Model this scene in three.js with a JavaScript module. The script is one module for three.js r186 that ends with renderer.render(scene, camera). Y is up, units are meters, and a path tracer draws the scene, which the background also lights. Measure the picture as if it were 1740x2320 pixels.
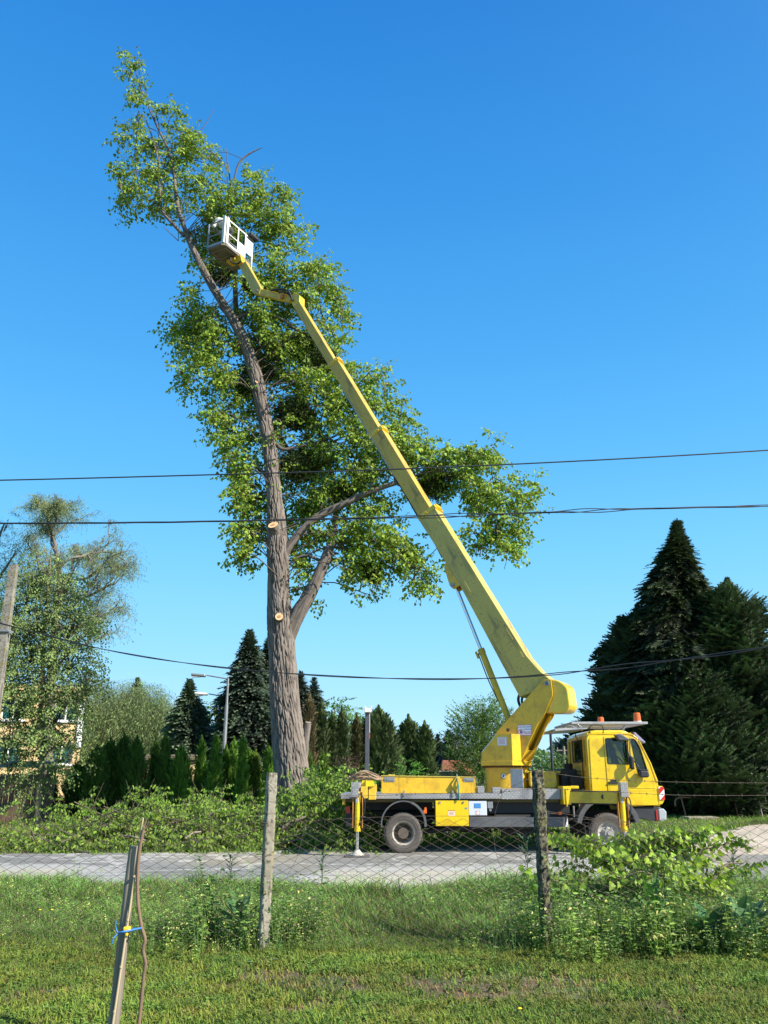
import * as THREE from 'three';
import { RoundedBoxGeometry } from 'three/addons/geometries/RoundedBoxGeometry.js';
import { mergeGeometries, mergeVertices } from 'three/addons/utils/BufferGeometryUtils.js';
import { ImprovedNoise } from 'three/addons/math/ImprovedNoise.js';
import { ConvexGeometry } from 'three/addons/geometries/ConvexGeometry.js';
import { MarchingCubes } from 'three/addons/objects/MarchingCubes.js';

// ---------------------------------------------------------------- camera, sky, sun, exposure
const scene = new THREE.Scene();
const FOCAL = 1880, PITCH = Math.atan(600 / FOCAL), CP = Math.cos(PITCH), SP = Math.sin(PITCH), EYE = 1.6;
const camera = new THREE.PerspectiveCamera(THREE.MathUtils.radToDeg(2 * Math.atan(1160 / FOCAL)), 0.75, 0.1, 900);
camera.position.set(0, EYE, 0);
camera.rotation.x = PITCH;
scene.add(camera);
const renderer = new THREE.WebGLRenderer({ antialias: true });
renderer.setSize(768, 1024);
renderer.toneMapping = THREE.LinearToneMapping;
renderer.toneMappingExposure = 2.0;
renderer.shadowMap.enabled = true;
const SUN = new THREE.Vector3(0.69, 0.62, 0.37).normalize();
{
  // clear spring sky: colour by height above the horizon, a little paler towards the sun
  const stops = [[-90, .16, .17, .13], [-2, .26, .30, .30], [0, .56, .79, .96], [3, .44, .75, .97], [8, .285, .655, .96], [14, .18, .555, .93], [20, .115, .45, .86], [28, .070, .35, .765], [38, .040, .265, .675], [50, .020, .19, .575], [70, .016, .15, .48], [90, .015, .14, .45]];
  const W = 512, H = 256, data = new Float32Array(W * H * 4);
  for (let r = 0; r < H; r++) {
    const el = ((r + .5) / H - .5) * 180;
    let k = 0; while (k < stops.length - 2 && stops[k + 1][0] < el) k++;
    const a = stops[k], b = stops[k + 1], f = THREE.MathUtils.clamp((el - a[0]) / (b[0] - a[0]), 0, 1);
    for (let c = 0; c < W; c++) {
      const az = ((c + .5) / W - .5) * 2 * Math.PI, ce = Math.cos(el * Math.PI / 180);
      const cs = Math.cos(az) * ce * SUN.x + Math.sin(el * Math.PI / 180) * SUN.y + Math.sin(az) * ce * SUN.z;
      const glow = el > 0 ? 0.42 * Math.exp((cs - 1) * 6) : 0;
      for (let j = 0; j < 3; j++) data[(r * W + c) * 4 + j] = .62 * (a[j + 1] + (b[j + 1] - a[j + 1]) * f + glow * [.9, .85, .75][j]);
      data[(r * W + c) * 4 + 3] = 1;
    }
  }
  const t = new THREE.DataTexture(data, W, H, THREE.RGBAFormat, THREE.FloatType);
  t.mapping = THREE.EquirectangularReflectionMapping; t.magFilter = THREE.LinearFilter; t.needsUpdate = true;
  scene.background = t; scene.environment = t;
}
const sun = new THREE.DirectionalLight(new THREE.Color(1, .94, .84), 4.9);
sun.position.copy(SUN).multiplyScalar(90).add(new THREE.Vector3(0, 0, -22)); sun.target.position.set(0, 0, -22);
sun.castShadow = true; sun.shadow.mapSize.set(4096, 4096);
Object.assign(sun.shadow.camera, { left: -45, right: 45, top: 45, bottom: -45, near: 1, far: 220 });
scene.add(sun, sun.target);

// ---------------------------------------------------------------- helpers
const V3 = (x, y, z) => new THREE.Vector3(x, y, z), { clamp, lerp, smoothstep } = THREE.MathUtils, PI = Math.PI;
const rand = (seed) => () => { seed = (seed + 0x6d2b79f5) | 0; let t = Math.imul(seed ^ (seed >>> 15), 1 | seed); t = (t + Math.imul(t ^ (t >>> 7), 61 | t)) ^ t; return ((t ^ (t >>> 14)) >>> 0) / 4294967296; };
const PN = new ImprovedNoise(), N3 = (x, y, z) => PN.noise(x + 53.17, y + 91.73, z + 17.31);
const fbm = (x, y, z, o = 4) => { let s = 0, a = .5; for (let i = 0; i < o; i++) { s += a * N3(x, y, z); x *= 2.03; y *= 2.03; z *= 2.03; a *= .5; } return s; };
// a survey of the site: the sight line through photo point (x, y), followed to a ground distance D
function at(x, y, D) { const u = (x - 870) / FOCAL, v = (1160 - y) / FOCAL, t = D / (CP - v * SP); return V3(u * t, EYE + t * (v * CP + SP), -D); }
const depthAt = (y, D) => D / (CP - (1160 - y) / FOCAL * SP);
const VK = 1740 / 1659, atV = (x, y, D) => at(x * VK, y * VK, D), sizeV = (w, y, D) => w * VK * depthAt(y * VK, D) / FOCAL;
const used = {};
const numbered = (n) => { const k = used[n] = (used[n] ?? -1) + 1; return k ? n + '_' + String(k).padStart(3, '0') : n; };
function tag(o, label, category, group, kind) { o.userData.label = label; if (category) o.userData.category = category; if (group) o.userData.group = group; if (kind) o.userData.kind = kind; return o; }
function thing(name, label, category, p = V3(0, 0, 0), turn = 0, group) { const o = new THREE.Group(); o.name = numbered(name); o.position.copy(p); o.rotation.y = turn; scene.add(o); return tag(o, label, category, group); }
function group(name, parent, p, turn = 0) { const o = new THREE.Group(); o.name = name; if (p) o.position.copy(p); o.rotation.y = turn; parent.add(o); return o; }
function uvBox(g) {
  const p = g.attributes.position, uv = new Float32Array(p.count * 2), a = V3(), b = V3(), c = V3();
  for (let i = 0; i < p.count; i += 3) {
    a.fromBufferAttribute(p, i); b.fromBufferAttribute(p, i + 1).sub(a); c.fromBufferAttribute(p, i + 2).sub(a); b.cross(c);
    const x = Math.abs(b.x), y = Math.abs(b.y), z = Math.abs(b.z);
    for (let k = 0; k < 3; k++) { const X = p.getX(i + k), Y = p.getY(i + k), Z = p.getZ(i + k); uv.set(x >= y && x >= z ? [Z, Y] : y >= z ? [X, Z] : [X, Y], (i + k) * 2); }
  }
  return g.setAttribute('uv', new THREE.BufferAttribute(uv, 2));
}
function flat(g) { const f = g.index ? g.toNonIndexed() : g; for (const k of Object.keys(f.attributes)) if (!['position', 'normal'].includes(k)) f.deleteAttribute(k); return f; }
function M(gs) { const l = [].concat(gs).filter(Boolean); return uvBox(l.length > 1 ? mergeGeometries(l.map(flat)) : flat(l[0])); }
function put(name, geo, mat, parent) { const m = new THREE.Mesh(geo, mat); m.name = parent === undefined ? numbered(name) : name; m.castShadow = m.receiveShadow = true; (parent ?? scene).add(m); return m; }
const part = (name, gs, mat, parent) => put(name, M(gs), mat, parent);
const box = (w, h, d, x, y, z, r = .008) => (r ? new RoundedBoxGeometry(w, h, d, 2, Math.min(r, w / 2.1, h / 2.1, d / 2.1)) : new THREE.BoxGeometry(w, h, d)).translate(x, y, z);
const span = (x0, x1, y0, y1, z0, z1, r) => box(x1 - x0, y1 - y0, z1 - z0, (x0 + x1) / 2, (y0 + y1) / 2, (z0 + z1) / 2, r);
function rod(a, b, r, r2 = r, n = 12) { const d = b.clone().sub(a), g = new THREE.CylinderGeometry(r2, r, d.length(), n, 1); g.applyQuaternion(new THREE.Quaternion().setFromUnitVectors(V3(0, 1, 0), d.clone().normalize())); return g.translate((a.x + b.x) / 2, (a.y + b.y) / 2, (a.z + b.z) / 2); }
function bar(a, b, w, h, r = .006) { const d = b.clone().sub(a), m = new THREE.Matrix4().lookAt(b, a, Math.abs(d.y) > .98 * d.length() ? V3(1, 0, 0) : V3(0, 1, 0)); m.setPosition(a.clone().add(b).multiplyScalar(.5)); return box(w, h, d.length(), 0, 0, 0, r).applyMatrix4(m); }
function prism(pts, z0, z1, bevel = .01, holes = []) {
  const s = new THREE.Shape(pts.map((p) => new THREE.Vector2(p[0], p[1])));
  for (const h of holes) s.holes.push(new THREE.Path(h.map((p) => new THREE.Vector2(p[0], p[1]))));
  const g = new THREE.ExtrudeGeometry(s, { depth: Math.max(.001, z1 - z0 - 2 * bevel), bevelEnabled: bevel > 0, bevelSize: bevel, bevelThickness: bevel, bevelOffset: -bevel, bevelSegments: 2, curveSegments: 10 });
  return g.translate(0, 0, z0 + bevel);
}
const tube = (pts, r, n = 24, k = 8) => new THREE.TubeGeometry(new THREE.CatmullRomCurve3(pts), n, r, k);
function cyl(r, h, x, y, z, axis = 'y', n = 28, r2 = r) { const g = new THREE.CylinderGeometry(r2, r, h, n); if (axis === 'z') g.rotateX(PI / 2); if (axis === 'x') g.rotateZ(PI / 2); return g.translate(x, y, z); }
function rounded(pts, r, n = 5) { // polygon with its corners rounded
  const out = [], L = pts.length;
  pts.forEach((p, i) => {
    const a = pts[(i + L - 1) % L], b = pts[(i + 1) % L], P = new THREE.Vector2(...p), A = new THREE.Vector2(...a), B = new THREE.Vector2(...b);
    const q = Math.min(p[2] ?? r, A.distanceTo(P) * .48, B.distanceTo(P) * .48), s = P.clone().add(A.sub(P).setLength(q)), e = P.clone().add(B.sub(P).setLength(q));
    for (let k = 0; k <= n; k++) { const t = k / n; out.push([(1 - t) ** 2 * s.x + 2 * t * (1 - t) * P.x + t * t * e.x, (1 - t) ** 2 * s.y + 2 * t * (1 - t) * P.y + t * t * e.y]); }
  });
  return out;
}
// ---------------------------------------------------------------- textures (in metres) and materials
function grid(seed) { const r = rand(seed), a = new Float32Array(65536); for (let i = 0; i < 65536; i++) a[i] = r(); return (x, y, f) => { x *= f; y *= f; const X = Math.floor(x), Y = Math.floor(y), u = x - X, v = y - Y, s = u * u * (3 - 2 * u), t = v * v * (3 - 2 * v), g = (i, j) => a[((((j % f) + f) % f) * 256 + (((i % f) + f) % f)) & 65535]; return lerp(lerp(g(X, Y), g(X + 1, Y), s), lerp(g(X, Y + 1), g(X + 1, Y + 1), s), t); }; }
const TN = grid(7), tf = (x, y, f, o = 4) => { let s = 0, a = .5, n = 0; for (let i = 0; i < o && f < 256; i++, f *= 2, a *= .5) { s += a * TN(x + i * .37, y + i * .61, f); n += a; } return s / n; };
function tex(size, metres, fn, color = true, ratio = 1) {
  const d = new Uint8Array(size * size * 4);
  for (let y = 0; y < size; y++) for (let x = 0; x < size; x++) { const c = fn(x / size, y / size), i = (y * size + x) * 4; for (let k = 0; k < 3; k++) d[i + k] = clamp((c.length ? c[k] : c) * 255, 0, 255); d[i + 3] = 255; }
  const t = new THREE.DataTexture(d, size, size); t.wrapS = t.wrapT = THREE.RepeatWrapping; t.repeat.set(1 / metres, ratio / metres); t.magFilter = THREE.LinearFilter; t.minFilter = THREE.LinearMipmapLinearFilter; t.generateMipmaps = true; if (color) t.colorSpace = THREE.SRGBColorSpace; t.needsUpdate = true; return t;
}
const sm = (a, b, x) => smoothstep(x, a, b);
const T = {
  paint: tex(512, 1.7, (x, y) => { const n = tf(x, y, 4, 5), s = tf(x * 1, y * .999, 24, 3), v = .93 + .1 * (n - .5) + .05 * (s - .5), d = sm(.58, .78, tf(x, y, 6, 5)) * .22 + sm(.62, .85, tf(x, y * .1 + .3, 26, 3)) * .16 + sm(.72, .78, tf(x + .2, y, 70, 2)) * .25; return [v - d * .35, v - d * .45, v - d * .2]; }),
  dust: tex(512, 1.3, (x, y) => { const n = tf(x, y, 5, 5), d = sm(.5, .85, n) * .16 + .08 * (TN(x, y, 40) - .5); return [.96 - d, .95 - d * .95, .93 - d * .8]; }),
  checker: tex(256, .16, (x, y) => { const fx = x * 4, fy = y * 4, i = Math.floor(fx), j = Math.floor(fy), u = fx - i - .5, v = fy - j - .5, s = (i + j) % 2 ? 1 : -1, a = (u + s * v) * .707, b = (u - s * v) * .707; return 1 - sm(.6, 1, Math.hypot(a / .52, b / .13)); }, false),
  grain: tex(512, .9, (x, y) => tf(x, y, 16, 5), false),
  coarse: tex(512, 2.5, (x, y) => tf(x, y, 12, 6), false),
  concrete: tex(512, 1.1, (x, y) => { const n = tf(x, y, 5, 6), p = sm(.55, .75, tf(x + .3, y, 40, 3)), l = sm(.58, .7, tf(x, y + .4, 9, 5)); return [.60 + .2 * (n - .5) - p * .2 - l * .03, .57 + .2 * (n - .5) - p * .2 - l * .04, .50 + .2 * (n - .5) - p * .18 - l * .17]; }),
  lichen: tex(512, .7, (x, y) => { const n = tf(x, y, 8, 6), p = sm(.5, .64, tf(x + .3, y, 34, 4)), l = sm(.5, .62, tf(x, y + .4, 14, 5)); return [.42 + .25 * (n - .5) - p * .24 + l * .08, .40 + .25 * (n - .5) - p * .23 + l * .08, .34 + .22 * (n - .5) - p * .2 + l * .0]; }),
  asphalt: tex(1024, 9, (x, y) => { const n = tf(x, y, 4, 7), g = tf(x, y, 128, 1), c = sm(.035, .0, Math.abs(tf(x + .2, y, 7, 4) - .5)) * sm(.45, .6, tf(x, y + .7, 3, 2)), d = sm(.45, .75, tf(x, y, 3, 4)), v = .74 + .12 * (n - .5) + .10 * (g - .5) - c * .16; return [v + d * .05, v + d * .025, v - .015 - d * .03]; }),
  dirt: tex(1024, 7, (x, y) => { const n = tf(x, y, 5, 7), g = tf(x, y, 128, 1), v = .72 + .2 * (n - .5) + .12 * (g - .5); return [v + .035, v - .02, v - .1]; }),
  soil: tex(1024, 6, (x, y) => { const n = tf(x, y, 6, 7), m = sm(.44, .58, tf(x + .5, y, 9, 5)), v = .75 + .5 * (n - .5); return [lerp(.47, .33, m) * v, lerp(.41, .42, m) * v, lerp(.31, .17, m) * v]; }),
  wood: tex(512, .5, (x, y) => { const n = tf(x, y * .02, 20, 4), g = tf(x, y * .05, 90, 2), v = .9 + .3 * (n - .5) + .2 * (g - .5); return [v, v * .985, v * .96]; }, true, .25),
  rough: tex(256, .6, (x, y) => .42 + .35 * tf(x, y, 8, 5), false),
  boom: tex(512, 2.2, (x, y) => { const s = tf(x, y * .12, 14, 5), g = sm(.58, .85, s) * .2 + sm(.64, .8, tf(x + .4, y * .3, 8, 5)) * .12, n = tf(x, y, 5, 5), c = sm(.72, .76, tf(x, y + .3, 60, 2)) * .3, v = .95 + .1 * (n - .5); return [v - g - c * .4, v - g - c * .55, v - g * .7 - c * .3]; }),
  wall: tex(512, 3, (x, y) => { const n = tf(x, y, 4, 6), v = .93 + .12 * (n - .5); return [v, v * .99, v * .97]; }),
};
T.boom.rotation = .517;
const lin = (r, g, b) => new THREE.Color().setRGB(r, g, b);
const mat = (c, o = {}) => { const { map, ...q } = o; const m = new THREE.MeshPhysicalMaterial({ color: lin(...c), roughness: .6, ...q }); if (map) m.map = map; return m; };
const Y = {
  cab: mat([.86, .58, .006], { map: T.paint, roughness: .3, clearcoat: .7, clearcoatRoughness: .12, roughnessMap: null }),
  turret: mat([.80, .49, .02], { map: T.paint, roughness: .42, clearcoat: .35, clearcoatRoughness: .3 }),
  boom: mat([.58, .43, .07], { map: T.boom, roughness: .4, clearcoat: .3, clearcoatRoughness: .3 }),
  worn: mat([.66, .47, .04], { map: T.dust, roughness: .6 }),
};
const black = mat([.012, .012, .013], { roughness: .65 }), darkPlastic = mat([.03, .031, .034], { roughness: .5 }), chassis = mat([.018, .018, .019], { roughness: .8, map: T.dust });
const greyPlastic = mat([.10, .105, .115], { roughness: .55, map: T.dust }), steel = mat([.33, .34, .35], { metalness: .55, roughness: .45, map: T.dust }), chrome = mat([.75, .77, .8], { metalness: 1, roughness: .14 });
const alu = mat([.46, .46, .47], { metalness: .35, roughness: .5, map: T.dust }), checker = mat([.34, .34, .35], { metalness: .3, roughness: .42, bumpMap: T.checker, bumpScale: .004, map: T.dust });
const white = mat([.74, .73, .70], { roughness: .5, map: T.dust }), rust = mat([.30, .16, .10], { roughness: .9, map: T.dust }), rubber = mat([.028, .026, .025], { roughness: .85, bumpMap: T.grain, bumpScale: .004, map: T.dust });
const dustyRubber = mat([.115, .102, .092], { roughness: .95, bumpMap: T.grain, bumpScale: .004, map: T.dust }), orange = mat([.85, .16, .01], { roughness: .25, transmission: .25, clearcoat: .5 });
const glass = mat([.55, .66, .70], { transmission: 1, roughness: .02, thickness: 0, ior: 1.5 });
const concrete = mat([.82, .82, .82], { map: T.concrete, roughness: .95, bumpMap: T.grain, bumpScale: .01 }), lichen = mat([.8, .8, .8], { map: T.lichen, roughness: 1, bumpMap: T.grain, bumpScale: .02 });
const cutWood = mat([.74, .47, .24], { roughness: .8 }), heartWood = mat([.46, .22, .09], { roughness: .85 }), greyWood = mat([.28, .25, .20], { map: T.wood, roughness: .9 });
// ---------------------------------------------------------------- the setting: ground, road, yard
function sheet(name, pts, y, m, label) {
  const s = new THREE.Shape(pts.map((p) => new THREE.Vector2(p[0], -p[1]))), g = new THREE.ShapeGeometry(s); g.rotateX(-PI / 2).translate(0, y, 0);
  const o = part(name, g, m); o.userData.kind = 'structure'; if (label) o.userData.label = label; return o;
}
function wobble(pts, amp, step, seed) { // a hand-laid edge: the outline walked in short steps with small offsets
  const out = []; pts.forEach((p, i) => { const q = pts[(i + 1) % pts.length], L = Math.hypot(q[0] - p[0], q[1] - p[1]), n = Math.max(1, Math.min(60, Math.round(L / step))); for (let k = 0; k < n; k++) { const x = lerp(p[0], q[0], k / n), z = lerp(p[1], q[1], k / n); out.push([x + amp * N3(x * .9, z * .9, seed), z + amp * N3(x * .9, z * .9, seed + 9)]); } });
  return out;
}
const soilMat = mat([.95, .92, .9], { map: T.soil, roughness: 1, bumpMap: T.coarse, bumpScale: .05 });
const asphalt = mat([.61, .59, .56], { map: T.asphalt, roughness: .92, bumpMap: T.grain, bumpScale: .008 });
const dirtMat = mat([.70, .69, .68], { map: T.dirt, roughness: 1, bumpMap: T.coarse, bumpScale: .06 });
{ const g = new THREE.PlaneGeometry(900, 900, 1, 1).rotateX(-PI / 2); put('ground', uvBox(flat(g)), soilMat).userData.kind = 'structure'; }
sheet('dirt_lot', wobble([[2.2, -19], [60, -16.6], [60, -29.5], [22, -30.6], [13.4, -31.2], [10.4, -27.5], [7.8, -23.2], [4.5, -20.9]], .5, .7, 3), .004, dirtMat, 'pale dusty dirt beside the road behind the truck cab');
sheet('road', wobble([[-60, -15.6], [-9, -13.95], [-5, -13.4], [-1, -12.85], [1.5, -12.7], [8, -12.6], [60, -11.9], [60, -17.7], [8, -19.2], [3, -20.6], [-1, -20.7], [-5, -19.7], [-9, -19.5], [-60, -20.5]], .22, .5, 1), .009, asphalt, 'pale worn asphalt road crossing behind the wire fence');
sheet('path', [[-17.8, -38.5], [-9.5, -36.6], [-9.5, -35.4], [-17.8, -36.6]], .006, mat([.75, .73, .72], { map: T.asphalt, roughness: .9 }), 'short strip of pale paved drive behind the dark thujas');

// ---------------------------------------------------------------- wire fence with concrete posts
function roughPost(w, h, d, amp, seed, lean) {
  let g = mergeVertices(flat(new THREE.BoxGeometry(w, h, d, 8, 90, 8)), 1e-4); g.deleteAttribute('normal'); g = mergeVertices(g, 1e-4);
  const p = g.attributes.position;
  for (let i = 0; i < p.count; i++) {
    let x = p.getX(i), y = p.getY(i) + h / 2, z = p.getZ(i); const e = Math.abs(x) > w * .45 && Math.abs(z) > d * .45 ? 1 : 0;
    const n = fbm(x * 30 + seed, y * 26, z * 30, 3) * amp + fbm(x * 7, y * 5 + seed, z * 7, 2) * amp * 1.2 - e * (.006 + Math.max(0, N3(y * 4, seed, 3)) * amp * 3), k = 1 + n / (w * .5);
    p.setXYZ(i, x * k + lean * y, y + (y > h - .01 ? n * 1.3 : 0), z * k);
  }
  g.computeVertexNormals(); return g;
}
const FZ = -8.9;
const fence = thing('wire_fence', 'rusty chain-link fence on two concrete posts with barbed wire, between verge and lawn', 'fence', V3(0, 0, FZ));
{
  const P1 = at(599, 2150, 9).x, P2 = at(1240, 2130, 8.9).x, wire = mat([.12, .09, .065], { metalness: .3, roughness: .7 });
  const p1 = part('post', roughPost(.1, 1.66, .1, .005, 3, .012), concrete, fence); p1.position.set(P1, -.02, 0); p1.rotation.y = .35; p1.userData.label = 'paler flaking concrete post with a whitewashed lower half';
  const p2 = part('post', roughPost(.104, 1.68, .104, .012, 41, -.004), lichen, fence); p2.position.set(P2, -.02, 0); p2.rotation.y = .2; p2.userData.label = 'dark mossy crumbling concrete post';
  p1.geometry.attributes.uv.needsUpdate = true;
  for (const x of [P1 - 2.86, P2 + 2.86, P2 + 5.7]) { const p = part('post', roughPost(.1, 1.64, .1, .006, x, 0), concrete, fence); p.position.set(x, 0, 0); }
  // woven mesh: every zigzag strand, hooked over its neighbour
  const cell = .078, rows = 31, half = cell / 2, y0 = 1.2, gs = [], r = rand(5), sag = (x, y) => .02 * N3(x * .8, 4, 1) + (y > 1 ? .015 * N3(x * 2.3, 8, 2) : 0), push = (x, y) => .03 * N3(x * 1.1, y * 1.3, 6);
  for (let c = 0; c < 132; c++) {
    const x0 = -4.75 + c * cell, pts = [];
    for (let k = 0; k <= rows; k++) { const y = y0 - k * half, right = (k + c) % 2 === 0; pts.push(V3(x0 + (right ? half : 0) * 2 - half * 0 + sag(y, x0) * .3, y + sag(x0, y), push(x0, y) + (right ? .002 : -.002))); }
    for (let k = 0; k < rows; k++) gs.push(rod(pts[k], pts[k + 1], .0021, .0021, 3));
  }
  part('wire_mesh', gs, wire, fence);
  const line = (name, pts, rad, barbs) => {
    const curve = new THREE.CatmullRomCurve3(pts), L = curve.getLength(), g = [new THREE.TubeGeometry(curve, Math.ceil(L * 14), rad, 4)];
    if (barbs) for (let s = .05; s < L; s += barbs) { const p = curve.getPointAt(s / L), a = r() * 3; for (const k of [0, 1.6]) { const d = V3(.3 * (r() - .5), Math.cos(a + k), Math.sin(a + k)).multiplyScalar(.02); g.push(rod(p.clone().sub(d), p.clone().add(d), .0016, .001, 3)); } g.push(cyl(.0045, .014, p.x, p.y, p.z, 'x', 5)); }
    return part(name, g, wire, fence);
  };
  const w = (x, y, dz = 0) => { const p = at(x, y, 8.9 - dz); p.z -= FZ; return p; };
  line('tension_wire', [w(-400, 1872), w(0, 1872), w(599, 1864), w(900, 1850), w(1235, 1852), w(1500, 1866), w(1900, 1862)], .0018);
  line('barbed_wire', [w(1235, 1750, .06), w(1330, 1762, .06), w(1500, 1771, .06), w(1760, 1774, .06), w(2100, 1770, .06)], .0022, .16);
  line('barbed_wire', [w(1238, 1786, .06), w(1290, 1789, .06), w(1400, 1795, .06), w(1560, 1802, .06), w(1800, 1801, .06), w(2100, 1795, .06)], .0022, .16);
  line('barbed_wire', [w(595, 1768, .06), w(690, 1800, .06), w(800, 1803, .06), w(950, 1799, .06), w(1120, 1795, .06), w(1180, 1790, .06), w(1232, 1784, .06)], .0018, .19);
  line('barbed_wire', [w(1128, 1800, .06), w(1180, 1772, .06), w(1234, 1752, .06)], .0018, .14);
  line('slack_wire', [w(1238, 1838, .06), w(1330, 1852, .06), w(1420, 1870, .06), w(1560, 1905, .06)], .002);
  line('slack_wire', [w(180, 1828, .06), w(300, 1836, .06), w(470, 1846, .06), w(595, 1836, .06)], .0016);
  line('slack_wire', [w(690, 1872, .08), w(683, 1905, .08), w(672, 1945, .08), w(650, 1985, .08)], .0018);
  line('slack_wire', [w(1155, 1775, .08), w(1130, 1815, .08), w(1119, 1862, .08), w(1123, 1930, .08), w(1148, 1995, .08)], .0018);
  for (const [px, n] of [[599, 3], [1240, 4]]) for (let k = 0; k < n; k++) { const c = w(px + (px < 900 ? -k * 3 : k * 4), 1788 + k * 75 + (px > 900 ? -20 : 0)), g = new THREE.TorusGeometry(.078, .0022, 4, 20); g.rotateX(PI / 2 + .3 * (r() - .5)).rotateZ(.25 * (r() - .5)).translate(c.x, c.y, 0); part('tie_wire', g, wire, fence); }
}
// ---------------------------------------------------------------- wooden stake, cane and tied sapling in the near lawn
{
  const top = at(302, 1920, 5.95), foot = V3(top.x - .035, 0, -5.95);
  const st = thing('wooden_stake', 'weathered grey split wooden stake leaning in the near lawn, topped by its cut end', 'stake', foot);
  const g = mergeVertices(flat(new THREE.CylinderGeometry(.030, .038, 1.2, 14, 24))); { const p = g.attributes.position; for (let i = 0; i < p.count; i++) { const y = p.getY(i) + .6, a = Math.atan2(p.getZ(i), p.getX(i)), k = 1 + .16 * N3(Math.cos(a) * 3, y * 3, Math.sin(a) * 3); p.setXYZ(i, p.getX(i) * k + .035 * y / 1.15, y - .04, p.getZ(i) * k); } g.computeVertexNormals(); }
  const post = part('pole', g, greyWood, st);
  const cane = thing('bamboo_cane', 'thin tan cane tied against the right side of the wooden stake', 'cane', V3(foot.x + .05, 0, -5.9));
  part('stem', [rod(V3(-.045, -.02, 0), V3(.045, 1.34, -.01), .0085, .0065, 8), ...[.2, .45, .72, .98, 1.2].map((y) => cyl(.0098, .012, -.045 + .09 * y / 1.34, y, 0, 'y', 8))], mat([.42, .33, .19], { roughness: .6 }), cane);
  const sp = thing('sapling', 'bare young sapling with a kinked brown stem tied beside the stake', 'sapling', V3(at(318, 2300, 5.9).x, 0, -5.9));
  const q = (x, y) => { const p = at(x, y, 5.9); return V3(p.x - sp.position.x, p.y, 0); };
  part('stem', [tube([V3(-.012, -.03, 0), q(318, 2290), q(327, 2200), q(330, 2185), q(324, 2150), q(329, 2130), q(322, 2105), q(313, 2050), q(312, 1980), q(317, 1920), q(325, 1880)], .0115, 50, 8), tube([q(325, 1882), q(329, 1865), q(334, 1852)], .005, 8, 5), rod(q(325, 1882), q(338, 1862), .003, .002, 5), rod(q(326, 1880), q(342, 1868), .003, .002, 5), rod(q(330, 2186), q(336, 2178), .006, .003, 5)], mat([.20, .13, .085], { roughness: .85, map: T.dust }), sp);
  const tie = thing('rope_tie', 'blue cord tie knotted around the stake with a yellow band', 'tie', V3(foot.x, 0, -5.9)), e = (x, y, z) => { const p = at(x, y, 5.9); return V3(p.x - foot.x, p.y, z); };
  part('cord', [tube([e(270, 2112, .03), e(285, 2108, .05), e(300, 2106, .03), e(322, 2102, .01)], .006, 24, 6), tube([e(272, 2111, -.03), e(290, 2109, -.06), e(322, 2104, -.01)], .006, 16, 6), tube([e(270, 2112, .03), e(266, 2098, .035), e(267, 2084, .04)], .004, 10, 5), tube([e(272, 2112, .03), e(263, 2122, .05), e(260, 2134, .05)], .004, 10, 5)], mat([.05, .20, .55], { roughness: .6 }), tie);
  part('band', [box(.045, .03, .075, e(287, 2105, 0).x, e(287, 2105, 0).y, -.02, .012), box(.02, .022, .02, e(290, 2115, 0).x, e(290, 2115, 0).y, .03, .008)], mat([.75, .5, .02], { roughness: .5 }), tie);
}
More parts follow.
